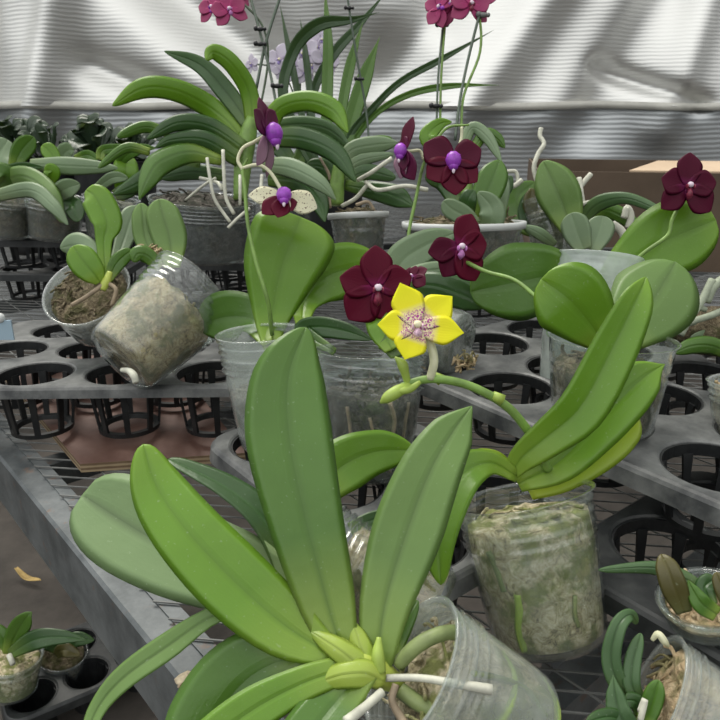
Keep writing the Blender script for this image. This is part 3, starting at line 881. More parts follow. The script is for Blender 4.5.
leaf(o, 'leaf_lime', [(418, 590, .47, 5), (432, 570, .472, 9), (438, 545, .475, 7)], fold=.2)
mb = MB()
for k in range(26):
    c = P(random.uniform(258, 292), random.uniform(560, 606), .478 + random.uniform(-.004, .004))
    mb.tube([c + Vector([random.uniform(-.006, .006) for _ in range(3)]) for _ in range(4)], random.uniform(.0007, .0018), 5, res=3)
tag(mb.build('moss_tuft', 'moss_brown', o))

# ------------------------------------------------------------------ yellow orchid
DOFF = -.028
o = orchid('orchid with one open yellow flower in a tilted clear mossy pot', P(548, 645, .499))
pot(o, (522, 495, .508), (551, 640, .506), .0462, .0375, 'clear_plastic', 'moss_green', fill=.84, ribs=4, seed=21, wob=.02, ribamp=.0007)
potroot(o, 'root_green', (522, 495, .508), (551, 640, .506), .0462, .0375, [(.74, 42), (.64, 38), (.55, 36), (.48, 35)], .0026)
potroot(o, 'stem_lime', (522, 495, .508), (551, 640, .506), .0462, .0375, [(.46, 22), (.36, 24), (.22, 30), (.08, 30)], .0030)
potroot(o, 'root_green', (522, 495, .508), (551, 640, .506), .0462, .0375, [(.40, -30), (.28, -27), (.2, -29)], .0016)
leaf(o, 'leaf_bright', [(508, 478, .50, 5), (522, 457, .495, 13), (549, 435, .490, 18), (581, 406, .487, 22), (613, 347, .49, 21), (637, 298, .495, 15), (646, 277, .50, 9)], fold=.42, roll=14, s0=.86, tipp=1.6)
leaf(o, 'leaf_bright', [(518, 484, .515, 8), (556, 464, .512, 19), (590, 431, .511, 24), (622, 398, .513, 24), (646, 376, .516, 17), (665, 364, .52, 5)], fold=.25, s0=.86, tipp=1.4)
leaf(o, 'leaf_lime', [(528, 490, .525, 10), (560, 476, .524, 16), (596, 452, .524, 20), (622, 430, .526, 18), (636, 412, .528, 8)], fold=.2, s0=.86)
leaf(o, 'leaf_bright', [(516, 476, .497, 6), (490, 463, .488, 11), (463, 475, .478, 19), (446, 510, .47, 20), (440, 545, .465, 15), (441, 585, .462, 6)], fold=.3, roll=18, s0=.9)
leaf(o, 'leaf_lime', [(514, 474, .505, 5), (495, 459, .503, 8), (470, 453, .50, 5)], fold=.25)
st = tubepart(o, 'stem_green', [(548, 470, .512), (538, 448, .505), (526, 428, .498), (505, 405, .492), (470, 386, .488), (436, 379, .486), (410, 383, .486), (393, 391, .486)],
              [.0032, .0032, .003, .003, .0029, .0029, .0026, .0016], 'flower_stem', 10); sub(st, o)
for q, r in (([(410, 385, .485), (398, 391, .483), (387, 398, .481), (380, 403, .481)], [.0022, .0042, .0038, .0006]), ([(420, 382, .484), (410, 389, .482), (400, 391, .481), (395, 390, .481)], [.0015, .0026, .0022, .0005]),
             ([(408, 384, .486), (405, 373, .484), (402, 364, .483), (395, 357, .482)], [.0022, .0028, .0034, .0006])):
    mb = MB(); mb.tube([P(*a) for a in q], r, 10); mb.build('bud', 'stem_lime', st)
for x, y, r in ((497, 397, .0042), (436, 377, .0042)):
    mb = MB(); mb.tube([P(x - 4, y - 2, .489), P(x + 5, y + 3, .490)], [r * .7, r], 8); mb.build('stem_node', 'stem_lime', st)

flower(o, (417, 327, .478), 43, [(110, 1.03, .37, .05), (352, 1.0, .34, .05), (249, .76, .37, .05), (42, 1.05, .38, -.05), (177, .84, .35, .05)], 'petal_yellow',
       yaw=0, pitch=12, lip='lip_blush', col='column_cream', pedicel=[(430, 379, .485), (434, 362, .482), (431, 346, .482), (424, 334, .483)], pr=.0026, label='yellow flower with a speckled pink centre', pointy=1.3, liplen=.26)

DOFF = 0.0
# ------------------------------------------------------------------ two upright clear pots in the middle
o = orchid('orchid with a broad paddle leaf in the narrower upright clear pot', P(273, 450, .665))
pot(o, (261, 332, .640), (272, 446, .668), .0400, .0275, 'milky_plastic', 'moss_grey', fill=.5, ribs=6, seed=31, ribamp=.0020)
leaf(o, 'leaf_bright', [(270, 352, .660, 6), (272, 318, .685, 19), (281, 270, .690, 38), (293, 238, .692, 43), (301, 217, .70, 37)], fold=.10, s0=.84, tipp=2.4)
leaf(o, 'leaf_mid', [(268, 345, .662, 5), (254, 320, .695, 20), (226, 317, .71, 26), (198, 326, .72, 16)], fold=.18)
st = tubepart(o, 'stem_green', [(272, 335, .66), (268, 302, .640), (256, 262, .642), (248, 225, .65), (245, 190, .655), (243, 170, .66), (248, 158, .66)], [.002, .002, .0019, .0018, .0018, .0018, .001], 'flower_stem'); sub(st, o)
flower(o, (267, 134, .652), 42, [(98, .85, .30, -.1), (245, .9, .22, -.1), (285, .95, .22, -.25), (150, .7, .3, .1), (60, .75, .3, .05)], 'petal_mauve', yaw=66, pitch=4, lip='lip_purple', lipstyle=1,
       mats=['petal_plum', 'petal_mauve', 'petal_mauve', 'petal_plum', 'petal_plum'], pedicel=[(243, 170, .66), (238, 160, .662), (243, 148, .662), (254, 142, .66)], label='purple flower seen from the side')
flower(o, (284, 197, .648), 33, [(222, .85, .30, .05), (300, .5, .26, .1), (255, .7, .3, .1), (176, 1.05, .30, -.1), (344, 1.02, .40, -.1)], 'petal_cream', yaw=6, pitch=12, lip='lip_purple', lipstyle=1,
       mats=['petal_wine', 'petal_wine', 'petal_wine', 'petal_cream', 'petal_cream'], pedicel=[(243, 168, .66), (258, 165, .655), (270, 172, .652), (280, 188, .65)], label='cream flower with dark specks hanging face down')

o = orchid('orchid in the wider upright clear pot showing dark roots', P(372, 478, .60))
pot(o, (372, 349, .585), (371, 473, .605), .0447, .0325, 'clear_plastic', 'bark_dark', fill=.68, ribs=6, seed=41, fibres=40, ribamp=.0021)
leaf(o, 'leaf_bright', [(302, 330, .67, 5), (306, 300, .71, 16), (330, 275, .72, 28), (380, 262, .73, 22)], fold=.12, s0=.75)
leaf(o, 'leaf_dark', [(335, 352, .612, 4), (303, 332, .645, 9), (318, 327, .64, 11), (345, 331, .63, 9), (372, 340, .62, 4)], fold=.25, s0=.8)
leaf(o, 'leaf_bright', [(392, 350, .59, 8), (382, 330, .60, 14), (372, 308, .61, 9)], fold=.2)
leaf(o, 'leaf_dark', [(385, 352, .595, 10), (402, 338, .60, 16), (415, 315, .61, 12)], fold=.2)
for q, r in (([(.62, 30), (.4, 27), (.2, 32), (.06, 28)], .0016), ([(.66, -22), (.5, -30), (.3, -24), (.1, -28)], .0020), ([(.55, 2), (.35, -4), (.15, 4)], .0014), ([(.64, -50), (.4, -46), (.2, -52)], .0016)):
    potroot(o, 'root_brown', (372, 349, .585), (371, 473, .605), .0447, .0325, q, r)
st = tubepart(o, 'stem_green', [(380, 348, .605), (392, 325, .625), (398, 300, .63), (392, 285, .63)], .0019, 'flower_stem'); sub(st, o)
flower(o, (377, 288, .60), 42, [(93, .98, .40, -.02), (228, .98, .48, -.05), (300, .82, .42, -.05), (165, .90, .40, 0), (20, .86, .40, 0)], 'petal_wine', yaw=8, pitch=-5, lip='lip_red', col='column_white',
       pedicel=[(392, 285, .63), (385, 285, .62)], label='dark red flower behind the yellow one', liplen=.4)
flower(o, (413, 277, .63), 20, [(30, .8, .35, -.1), (150, .8, .35, -.1), (330, .9, .4, -.1), (200, .9, .35, 0), (90, .6, .3, 0)], 'petal_maroon', yaw=-40, pitch=20, lip='lip_pink', pedicel=[(395, 292, .63), (402, 285, .64)], label='small half-hidden dark red flower')

# ------------------------------------------------------------------ lying pot on the right tray behind the yellow flower
o = orchid('orchid in the small clear pot lying on its side behind the yellow flower', P(450, 352, .70))
pot(o, (418, 330, .72), (462, 345, .695), .038, .031, 'milky_plastic', 'moss_grey', fill=.85, seed=51, fibres=12)
leaf(o, 'leaf_dark', [(400, 292, .72, 9), (425, 285, .70, 13), (455, 292, .69, 16), (487, 306, .685, 9)], fold=-.15, s0=.8)
leaf(o, 'leaf_grey', [(388, 288, .74, 12), (402, 262, .74, 18), (425, 246, .745, 16), (455, 233, .75, 8)], fold=.15, s0=.75)  # pale grey colour stands in for glare on this leaf
leaf(o, 'leaf_grey', [(398, 282, .73, 6), (420, 272, .73, 8), (448, 270, .735, 8), (470, 282, .74, 5)], fold=-.2)
mb = MB()
for k in range(16):
    c = P(random.uniform(456, 474), random.uniform(355, 366), .672)
    mb.tube([c + Vector([random.uniform(-.006, .006) for _ in range(3)]) for _ in range(4)], random.uniform(.0007, .0016), 5, res=3)
mb.build('moss_tuft', 'moss_tan', o)
st = tubepart(o, 'stem_green', [(404, 290, .74), (407, 262, .765), (409, 232, .78), (416, 198, .785), (424, 163, .79), (438, 138, .79), (449, 127, .79), (469, 125, .785)], [.002, .002, .0019, .0019, .0018, .0018, .0017, .0012], 'flower_stem'); sub(st, o)
flower(o, (453, 161, .765), 34, [(275, .98, .42, -.03), (148, .98, .48, -.02), (22, .86, .46, -.02), (212, .88, .42, 0), (318, .92, .36, 0)], 'petal_maroon', yaw=-4, pitch=0, lip='lip_purple', lipstyle=1,
       mats=['petal_wine', 'petal_maroon', 'petal_maroon', 'petal_wine', 'petal_wine'], pedicel=[(462, 127, .785), (461, 140, .785), (456, 154, .78)], label='dark red flower facing forward with a purple lip')
flower(o, (405, 151, .775), 30, [(75, 1.1, .34, -.1), (238, .9, .42, -.2), (285, 1.0, .42, -.2), (110, .5, .3, 0), (265, .6, .3, 0)], 'petal_mauve', yaw=-55, pitch=0, lip='lip_purple', lipstyle=1,
       mats=['petal_maroon', 'petal_mauve', 'petal_plum', 'petal_plum', 'petal_plum'], pedicel=[(424, 160, .79), (420, 151, .79), (412, 151, .785)], label='purple flower turned sideways')

# ------------------------------------------------------------------ right tray: two clear pots with round leaves
o = orchid('round-leaved orchid in the clear pot at the front of the right tray', P(601, 432, .575))
pot(o, (612, 338, .560), (601, 428, .580), .0485, .038, 'clear_plastic', 'moss_brown', fill=.70, ribs=0, seed=61)
leaf(o, 'leaf_bright', [(604, 345, .555, 11), (592, 326, .545, 26), (570, 300, .540, 38), (541, 279, .545, 31)], fold=.12, s0=.66, tipp=2.2)
leaf(o, 'leaf_sage', [(612, 348, .565, 11), (632, 324, .57, 30), (655, 297, .58, 43), (676, 262, .59, 36)], fold=-.10, s0=.6, tipp=2.2)
st = tubepart(o, 'stem_green', [(590, 345, .565), (570, 325, .57), (547, 307, .585), (516, 281, .61), (487, 272, .63), (466, 262, .645)], .0019, 'flower_stem'); sub(st, o)
flower(o, (459, 247, .640), 36, [(68, .98, .42, -.03), (242, .92, .38, -.05), (302, 1.05, .46, -.05), (192, .92, .36, 0), (8, .84, .46, 0)], 'petal_maroon', yaw=18, pitch=-4, lip='lip_pink', pedicel=[(466, 262, .645), (464, 254, .648)],
       mats=['petal_wine', 'petal_maroon', 'petal_wine', 'petal_maroon', 'petal_wine'], label='dark red flower with a pink and orange lip')

o = orchid('orchid in the tall ribbed clear pot behind the front right one', P(576, 395, .70))
pot(o, (594, 257, .700), (578, 396, .705), .0455, .0385, 'frosted_plastic', 'moss_grey', fill=.60, ribs=8, seed=71)
leaf(o, 'leaf_bright', [(600, 290, .70, 8), (630, 264, .695, 24), (668, 240, .69, 37), (716, 220, .69, 33)], fold=.10, s0=.66, tipp=2.2)
leaf(o, 'leaf_mid', [(575, 300, .695, 10), (552, 278, .685, 28), (518, 282, .68, 39), (470, 292, .68, 30)], fold=.10, s0=.6, tipp=2.2)
st = tubepart(o, 'stem_green', [(612, 285, .695), (640, 256, .675), (667, 236, .672), (672, 220, .672), (682, 200, .675)], .0019, 'flower_stem'); sub(st, o)
flower(o, (687, 186, .660), 33, [(86, .98, .42, -.02), (222, 1.0, .38, -.05), (318, 1.08, .46, -.05), (165, .82, .42, 0), (8, .92, .42, 0)], 'petal_maroon', yaw=6, pitch=-4, lip='lip_red', pedicel=[(682, 204, .675), (686, 194, .672)],
       label='dark red flower over the round leaf at the right', liplen=.4)

# bare rooted clump at the right edge
o = orchid('bare-rooted orchid with thick grey-green roots at the right edge of the right tray', P(700, 340, .72))
mb = MB(); mb.blob(P(702, 330, .73), .045, .035, .022, n=18, m=12)
for i, v in enumerate(mb.v): mb.v[i] = v + Vector((noise.noise(v * 70), noise.noise(v * 75 + Vector((5, 0, 0))), noise.noise(v * 80))) * .012
mb.build('moss', 'moss_brown', o)
for q, r in (([(712, 280, .70), (702, 300, .695), (690, 318, .69), (680, 335, .69)], .004), ([(735, 305, .70), (712, 315, .69), (690, 322, .685), (668, 330, .69)], .0035), ([(650, 278, .74), (670, 280, .72), (692, 292, .71), (700, 310, .70)], .003),
             ([(660, 300, .72), (680, 302, .70), (706, 310, .70)], .0028), ([(735, 272, .72), (715, 285, .70), (706, 302, .70)], .0045), ([(655, 340, .70), (675, 328, .69), (695, 322, .69)], .003)):
    tubepart(o, 'root_greygreen', q, r, 'root')
leaf(o, 'leaf_mid', [(735, 356, .69, 6), (712, 346, .68, 9), (692, 346, .675, 8), (674, 353, .675, 5)], fold=-.25, s0=.8)
leaf(o, 'leaf_grey', [(735, 340, .71, 4), (712, 335, .70, 6), (690, 338, .695, 4)], fold=.2)

o = orchid('clear pot cut off by the right edge of the photo standing in the right tray', P(748, 442, .60))
pot(o, (748, 380, .59), (746, 444, .60), .030, .025, 'milky_plastic', 'moss_tan', fill=.85, ribs=3, seed=81)
leaf(o, 'leaf_mid', [(750, 378, .59, 6), (775, 340, .59, 14), (800, 330, .59, 9)])

# ------------------------------------------------------------------ lower right
o = orchid('small dark-leaved orchid in a clear pot lying at the bottom right corner', P(690, 715, .405))
pot(o, (654, 694, .410), (738, 738, .402), .0335, .028, 'milky_plastic', 'moss_tan', fill=.86, ribs=6, seed=91, fibres=40, wob=.03)
leaf(o, 'leaf_deep', [(644, 705, .40, 4), (622, 690, .40, 9), (611, 660, .403, 9.5), (618, 627, .405, 8), (630, 615, .41, 6), (637, 624, .416, 4)], fold=.3, s0=.85)
leaf(o, 'leaf_deep', [(645, 706, .398, 5), (632, 686, .398, 8.5), (633, 660, .402, 8), (641, 633, .408, 5)], fold=.25, s0=.8)
leaf(o, 'leaf_deep', [(640, 745, .385, 9), (622, 720, .385, 13), (616, 700, .388, 10), (613, 675, .392, 5)], fold=.25, s0=.75, tipp=1.3)
leaf(o, 'leaf_mid', [(640, 730, .392, 6), (650, 708, .392, 10), (659, 680, .392, 9)], fold=.3, s0=.7)
leaf(o, 'leaf_dark', [(640, 740, .39, 7), (615, 718, .385, 9), (586, 722, .38, 7)], fold=.2)
leaf(o, 'leaf_dark', [(640, 715, .395, 5), (636, 702, .395, 8), (624, 700, .395, 7)], fold=.2)
tubepart(o, 'root_white', [(640, 712, .388), (645, 700, .387), (640, 722, .386)], .0018, 'root')
tubepart(o, 'pedicel_pale', [(652, 640, .41), (658, 634, .408), (664, 641, .407), (668, 646, .41)], [.0012, .002, .0022, .001], 'root')

o = orchid('orchid with bronze and green leaves in the tray at the lower right', P(708, 619, .432))
pot(o, (706, 597, .427), (708, 619, .432), .027, .024, 'clear_plastic', 'moss_tan', fill=.6, ribs=3, seed=101)
DOFF = .012
leaf(o, 'leaf_deep', [(705, 600, .415, 5), (690, 582, .42, 8), (655, 568, .425, 7), (598, 570, .43, 3)], fold=-.2, s0=.85)
leaf(o, 'leaf_bronze', [(684, 612, .402, 8), (675, 590, .40, 13), (668, 570, .402, 12), (661, 554, .408, 8)], fold=.15, s0=.75)
leaf(o, 'leaf_mid', [(716, 614, .398, 8), (702, 604, .396, 10), (694, 592, .398, 7), (688, 580, .40, 2)], fold=.2)
leaf(o, 'leaf_dark', [(712, 605, .405, 6), (705, 588, .41, 10), (716, 578, .412, 8)], fold=.2)
leaf(o, 'leaf_bronze', [(728, 605, .40, 6), (722, 588, .402, 8), (716, 572, .405, 5)], fold=.2)

DOFF = 0.0
# ------------------------------------------------------------------ left tray
o = orchid('clear pot of pale moss lying on its side across the left tray', P(130, 382, .71))
pot(o, (195, 292, .748), (119, 362, .697), .0515, .0390, 'clear_plastic', 'moss_tan', fill=.74, ribs=5, seed=111, wob=.03)
leaf(o, 'leaf_sage', [(172, 268, .80, 8), (170, 240, .81, 17), (163, 216, .815, 17), (159, 199, .82, 13)], fold=.12, s0=.75)
leaf(o, 'leaf_sage', [(158, 266, .80, 6), (146, 240, .81, 11), (143, 218, .815, 11), (141, 203, .82, 8)], fold=.12, s0=.75)
leaf(o, 'leaf_mid', [(160, 268, .79, 5), (148, 256, .785, 8), (138, 254, .78, 8), (133, 262, .78, 5)], fold=-.2)
tubepart(o, 'root_white', [(122, 370, .675), (129, 371, .666), (134, 376, .66), (136, 383, .658)], [.0022, .0032, .0036, .003], 'root')
mb = MB()
for k in range(22):
    c = P(random.uniform(140, 158), random.uniform(248, 258), .80)
    mb.tube([c + Vector([random.uniform(-.006, .006) for _ in range(3)]) for _ in range(4)], random.uniform(.0007, .0016), 5, res=3)
mb.build('moss_tuft', 'moss_tan', o)

o = orchid('seedling orchid in the open tilted pot of brown moss at the left', P(92, 335, .84))
rv = P(86, 290, .79)
pot(o, rv, rv + Vector((.004, .034, -.046)), .0475, .040, 'milky_plastic', 'moss_brown', fill=.86, ribs=0, seed=121, fibres=90, dome=.008)
leaf(o, 'leaf_bright', [(100, 282, .765, 5), (94, 274, .76, 12), (84, 262, .758, 15), (73, 246, .76, 11)], fold=.12, s0=.7)
leaf(o, 'leaf_grey', [(104, 275, .79, 5), (92, 252, .80, 9), (76, 246, .81, 14), (60, 248, .815, 9)], fold=-.15, s0=.7)
leaf(o, 'leaf_bright', [(106, 278, .79, 5), (104, 242, .80, 8), (107, 222, .805, 15), (96, 198, .81, 15), (86, 190, .815, 11)], fold=.15, s0=.8)
leaf(o, 'leaf_grey', [(112, 272, .80, 4), (124, 240, .84, 9), (132, 216, .86, 11), (138, 206, .87, 6)], fold=.15)
leaf(o, 'leaf_mid', [(108, 280, .785, 4), (118, 262, .79, 8), (132, 250, .80, 6)], fold=.15)
tubepart(o, 'crown_lime', [(102, 290, .765), (106, 282, .767), (110, 272, .77)], [.004, .005, .003], 'stem')
for q in ([(72, 305, .76), (86, 297, .757), (104, 284, .765)], [(112, 305, .765), (116, 290, .765), (108, 283, .767)]):
    tubepart(o, 'root_brown', q, .0024, 'root')

o = thing('pot_label', P(2, 340, .82), 'pale blue plastic tag at the far left edge of the left tray', 'plant tag')
mb = MB(); c = P(0, 330, .82)
mb.box((0, 0, 0), (.030, .002, .024), Matrix.Translation(c)); mb.build('tag_plate', 'pale_blue_plastic', o, smooth=False)
mb = MB(); mb.blob(P(0, 318, .815), .006, .005, .006); mb.build('tag_clip', 'white_plastic', o)

# ------------------------------------------------------------------ back left row
def backpot(label, x, y0, y1, d, r1, r2, mat, moss, leaves, seed, fill=.8, rimmat=None, ribs=3):
    o = orchid(label, P(x, y1, d))
    pot(o, (x, y0, d), (x, y1, d * 1.02), r1, r2, mat, moss, fill=fill, seed=seed, ribs=ribs, fibres=16, rimmat=rimmat)
    for l in leaves:
        m, pts = l[0], l[1]; kw = l[2] if len(l) > 2 else {}
        leaf(o, m, pts, **kw)
    return o
D = 1.27
backpot('leafy young orchid in the leftmost pot of the back row', 8, 194, 236, D, .043, .037, 'grey_plastic', 'moss_brown', [
    ('leaf_sage', [(-8, 185, D, 7), (22, 176, 1.2, 10), (48, 192, 1.16, 10), (63, 223, 1.15, 6)], dict(fold=-.2)),
    ('leaf_mid', [(-4, 190, D, 8), (5, 176, 1.22, 11), (-12, 168, 1.22, 8)], {}),
    ('leaf_grey', [(6, 192, D, 5), (-2, 160, D, 13), (8, 140, 1.3, 10)], {}),
    ('leaf_dark', [(0, 172, 1.22, 5), (22, 167, 1.22, 5), (43, 167, 1.22, 2)], {}),
    ('leaf_grey', [(-5, 196, 1.2, 6), (30, 190, 1.15, 8), (52, 205, 1.13, 7), (68, 225, 1.13, 4)], dict(fold=-.2))], 131)
backpot('orchid with pale oval leaves in the second pot of the back row', 55, 196, 238, D, .050, .043, 'grey_plastic', 'moss_brown', [
    ('leaf_mid', [(13, 168, D, 5), (22, 150, D, 10), (34, 137, D, 9)], dict(s0=.65)),
    ('leaf_grey', [(30, 164, 1.24, 5), (68, 166, 1.2, 9), (118, 168, 1.2, 4)], dict(fold=-.15)),
    ('leaf_grey', [(52, 198, 1.2, 6), (66, 189, 1.17, 10), (80, 184, 1.17, 8)], dict(s0=.65)),
    ('leaf_bright', [(60, 166, D, 4), (50, 152, D, 8), (42, 145, D, 5)], {}),
    ('leaf_grey', [(55, 168, 1.3, 6), (66, 152, 1.3, 9), (74, 150, 1.3, 6)], {}),
    ('leaf_bright', [(48, 182, 1.2, 6), (52, 172, 1.19, 8), (44, 170, 1.19, 5)], {}),
    ('leaf_dark', [(55, 200, 1.22, 6), (72, 205, 1.18, 10), (78, 222, 1.17, 8)], {}),
    ('leaf_mid', [(75, 158, 1.3, 3), (88, 155, 1.3, 5), (98, 160, 1.3, 3)], {})], 141)
backpot('orchid in the third pot of the back row behind the bright yellow-green leaf', 112, 196, 238, D, .050, .043, 'grey_plastic', 'moss_grey', [
    ('leaf_mid', [(118, 180, D, 4), (122, 160, 1.24, 5), (140, 149, 1.22, 5), (156, 148, 1.22, 2)], {}),
    ('leaf_bright', [(120, 200, D, 4), (126, 175, 1.24, 12), (124, 155, 1.25, 9)], {}),
    ('leaf_dark', [(115, 195, 1.25, 5), (128, 190, 1.2, 8), (140, 178, 1.2, 6), (150, 170, 1.2, 3)], {}),
    ('leaf_grey', [(95, 190, 1.22, 4), (112, 178, 1.2, 6), (128, 178, 1.2, 4)], {}),
    ('leaf_mid', [(100, 160, 1.24, 4), (104, 150, 1.24, 5), (130, 148, 1.24, 4)], {})], 151)

# ------------------------------------------------------------------ large arching plant in the long dark pot
o = orchid('large arching orchid in the wide dark clear pot at the back', P(203, 258, 1.08))
pot(o, (203, 199, 1.05), (203, 257, 1.08), .079, .068, 'grey_plastic', 'bark_dark', fill=.95, seed=161, ribs=5, fibres=50, dome=.01)
d = 1.04
for m, pts, kw in (
    ('leaf_bright', [(246, 150, d, 7), (234, 128, d, 10), (211, 108, d, 11), (178, 91, d * .97, 11), (144, 88, d * .95, 10), (112, 106, d * .94, 5)], dict(fold=-.2)),
    ('leaf_deep', [(250, 125, d, 8), (226, 92, d, 10), (200, 65, d, 8), (164, 51, d, 3)], dict(fold=.2)),
    ('leaf_bright', [(254, 130, d, 8), (249, 92, d * .99, 9), (232, 64, d * .97, 9), (214, 52, d * .96, 8), (206, 60, d * .95, 6)], dict(fold=-.2)),
    ('leaf_dark', [(244, 148, d * .98, 7), (211, 127, d * .97, 9), (178, 123, d * .95, 8), (147, 139, d * .94, 4)], dict(fold=-.2)),
    ('leaf_mid', [(170, 134, d * 1.03, 4), (145, 127, d * 1.02, 6), (117, 137, d, 4)], dict(fold=-.2)),
    ('leaf_dark', [(240, 160, d * .98, 8), (205, 140, d * .96, 9), (172, 140, d * .95, 6), (155, 148, d * .94, 3)], dict(fold=-.2)),
    ('leaf_mid', [(222, 160, d * .97, 5), (190, 152, d * .95, 10), (160, 162, d * .93, 12), (147, 180, d * .92, 9), (139, 200, d * .92, 3)], dict(fold=-.3, roll=20)),
    ('leaf_mid', [(150, 152, d, 4), (126, 148, d * .99, 5), (98, 168, d * .98, 3)], dict(fold=-.2)),
    ('leaf_dark', [(200, 170, d, 8), (165, 168, d, 10), (135, 185, d, 8), (112, 195, d, 3)], dict(fold=-.2)),
    ('leaf_deep', [(225, 175, d, 6), (190, 172, d, 8), (160, 178, d, 5)], dict(fold=-.2)),
    ('leaf_bright', [(268, 150, d * .98, 7), (276, 112, d * .96, 9), (305, 101, d * .95, 10), (333, 110, d * .94, 10), (348, 133, d * .93, 4)], dict(fold=-.25)),
    ('leaf_dark', [(262, 138, d * .97, 9), (300, 138, d * .95, 11), (334, 152, d * .93, 10), (356, 182, d * .92, 4)], dict(fold=-.2)),
    ('leaf_grey', [(262, 165, d * .95, 7), (290, 168, d * .92, 10), (318, 182, d * .9, 8), (336, 200, d * .9, 3)], dict(fold=-.2)),
    ('leaf_dark', [(268, 178, d * .97, 8), (300, 182, d * .95, 12), (318, 200, d * .93, 10), (325, 222, d * .92, 4)], dict(fold=-.2)),
    ('leaf_deep', [(262, 128, d, 6), (300, 124, d, 8), (330, 130, d, 7), (352, 150, d, 3)], dict(fold=-.2))):
    leaf(o, m, pts, th=.0024, **kw)
tubepart(o, 'stem_green', [(240, 200, d), (243, 165, d), (248, 135, d), (252, 118, d)], [.010, .013, .013, .008], 'stem', 12)
for q, r in (([(207, 158, .97), (210, 178, .965), (215, 200, .965), (230, 222, .965)], .0023), ([(223, 150, .97), (224, 175, .965), (226, 198, .965), (234, 214, .965)], .0025), ([(240, 175, .97), (240, 205, .965)], .0022),
             ([(250, 208, .96), (238, 218, .96), (228, 228, .96)], .0022), ([(186, 200, 1.0), (204, 185, .985), (216, 178, .98)], .0020), ([(200, 178, 1.0), (216, 182, .98), (226, 190, .975)], .0025),
             ([(262, 175, .97), (261, 190, .965), (262, 210, .965)], .0025), ([(218, 182, .97), (222, 190, .965)], .0022)):
    tubepart(o, 'root_white', q, r, 'root')
wire(o, [(277, 108, 1.07), (270, 72, 1.09), (262, 40, 1.1), (247, -15, 1.12)], [(260, 29, 1.095), (277, 86, 1.075)], .0022)
wire(o, [(256, 90, 1.1), (266, 42, 1.1), (284, -15, 1.1)], [(260, 44, 1.09)], .0026)
st = tubepart(o, 'stem_dark', [(258, 120, 1.08), (268, 60, 1.1), (262, 25, 1.11), (240, 0, 1.12), (226, -18, 1.12)], .0018, 'flower_stem')
pinkset = [(90, .95, .36, -.05), (215, .95, .34, -.1), (325, .95, .34, -.1), (165, .9, .42, 0), (15, .9, .42, 0)]
flower(o, (213, 8, 1.12), 19, pinkset, 'petal_pink', yaw=-20, lip='lip_purple', label='pink flower at the top left')
flower(o, (229, 10, 1.10), 20, pinkset, 'petal_pink', yaw=15, roll=20, lip='lip_pink')
flower(o, (222, -4, 1.14), 18, pinkset, 'petal_pink', yaw=0, roll=-30, lip='lip_purple')
flower(o, (234, -6, 1.13), 18, pinkset, 'petal_pink', yaw=25, roll=10, lip='lip_purple')

# ------------------------------------------------------------------ white rimmed pots
d = 1.03
o = orchid('orchid in the grey pot with a white rim at the back centre', P(358, 262, 1.07))
pot(o, (358, 213, d), (360, 260, d * 1.012), .042, .032, 'grey_plastic', 'moss_brown', fill=.93, seed=171, ribs=0, rimmat='white_plastic', fibres=40, dome=.012)
for m, pts, kw in (
    ('leaf_grey', [(342, 165, d, 5), (352, 150, d, 8), (375, 145, d, 9), (398, 143, d, 4)], dict(fold=-.15)),
    ('leaf_grey', [(345, 170, d, 5), (362, 160, d, 6), (394, 154, d, 3)], dict(fold=-.15)),
    ('leaf_dark', [(345, 185, d, 5), (370, 190, d * .97, 9), (395, 196, d * .95, 11), (413, 206, d * .94, 6)], dict(fold=-.15)),
    ('leaf_deep', [(345, 180, d, 6), (368, 172, d, 8), (396, 178, d, 5)], dict(fold=-.15)),
    ('leaf_mid', [(340, 175, d * 1.02, 6), (360, 150, d * 1.04, 9), (392, 138, d * 1.05, 5)], dict(fold=-.15)),
    ('leaf_dark', [(336, 180, d, 6), (324, 168, d, 9), (306, 165, d, 6)], dict(fold=-.15))):
    leaf(o, m, pts, **kw)
tubepart(o, 'stem_green', [(337, 205, d), (337, 185, d), (339, 165, d)], [.010, .011, .008], 'stem', 10)
for q, r in (([(358, 180, d * .97), (372, 172, d * .95), (392, 158, d * .94)], .003), ([(366, 182, d * .96), (378, 190, d * .94), (405, 186, d * .93), (428, 190, d * .93)], .003),
             ([(368, 184, d * .96), (356, 198, d * .97), (342, 206, d * .98)], .003), ([(356, 205, .985), (368, 202, .98), (374, 210, .98)], .0025), ([(320, 158, d), (328, 172, d), (330, 180, d)], .0025), ([(330, 208, .99), (328, 190, .99), (322, 180, .99)], .0025)):
    tubepart(o, 'root_white' if r == .003 else 'root_brown', q, r, 'root')

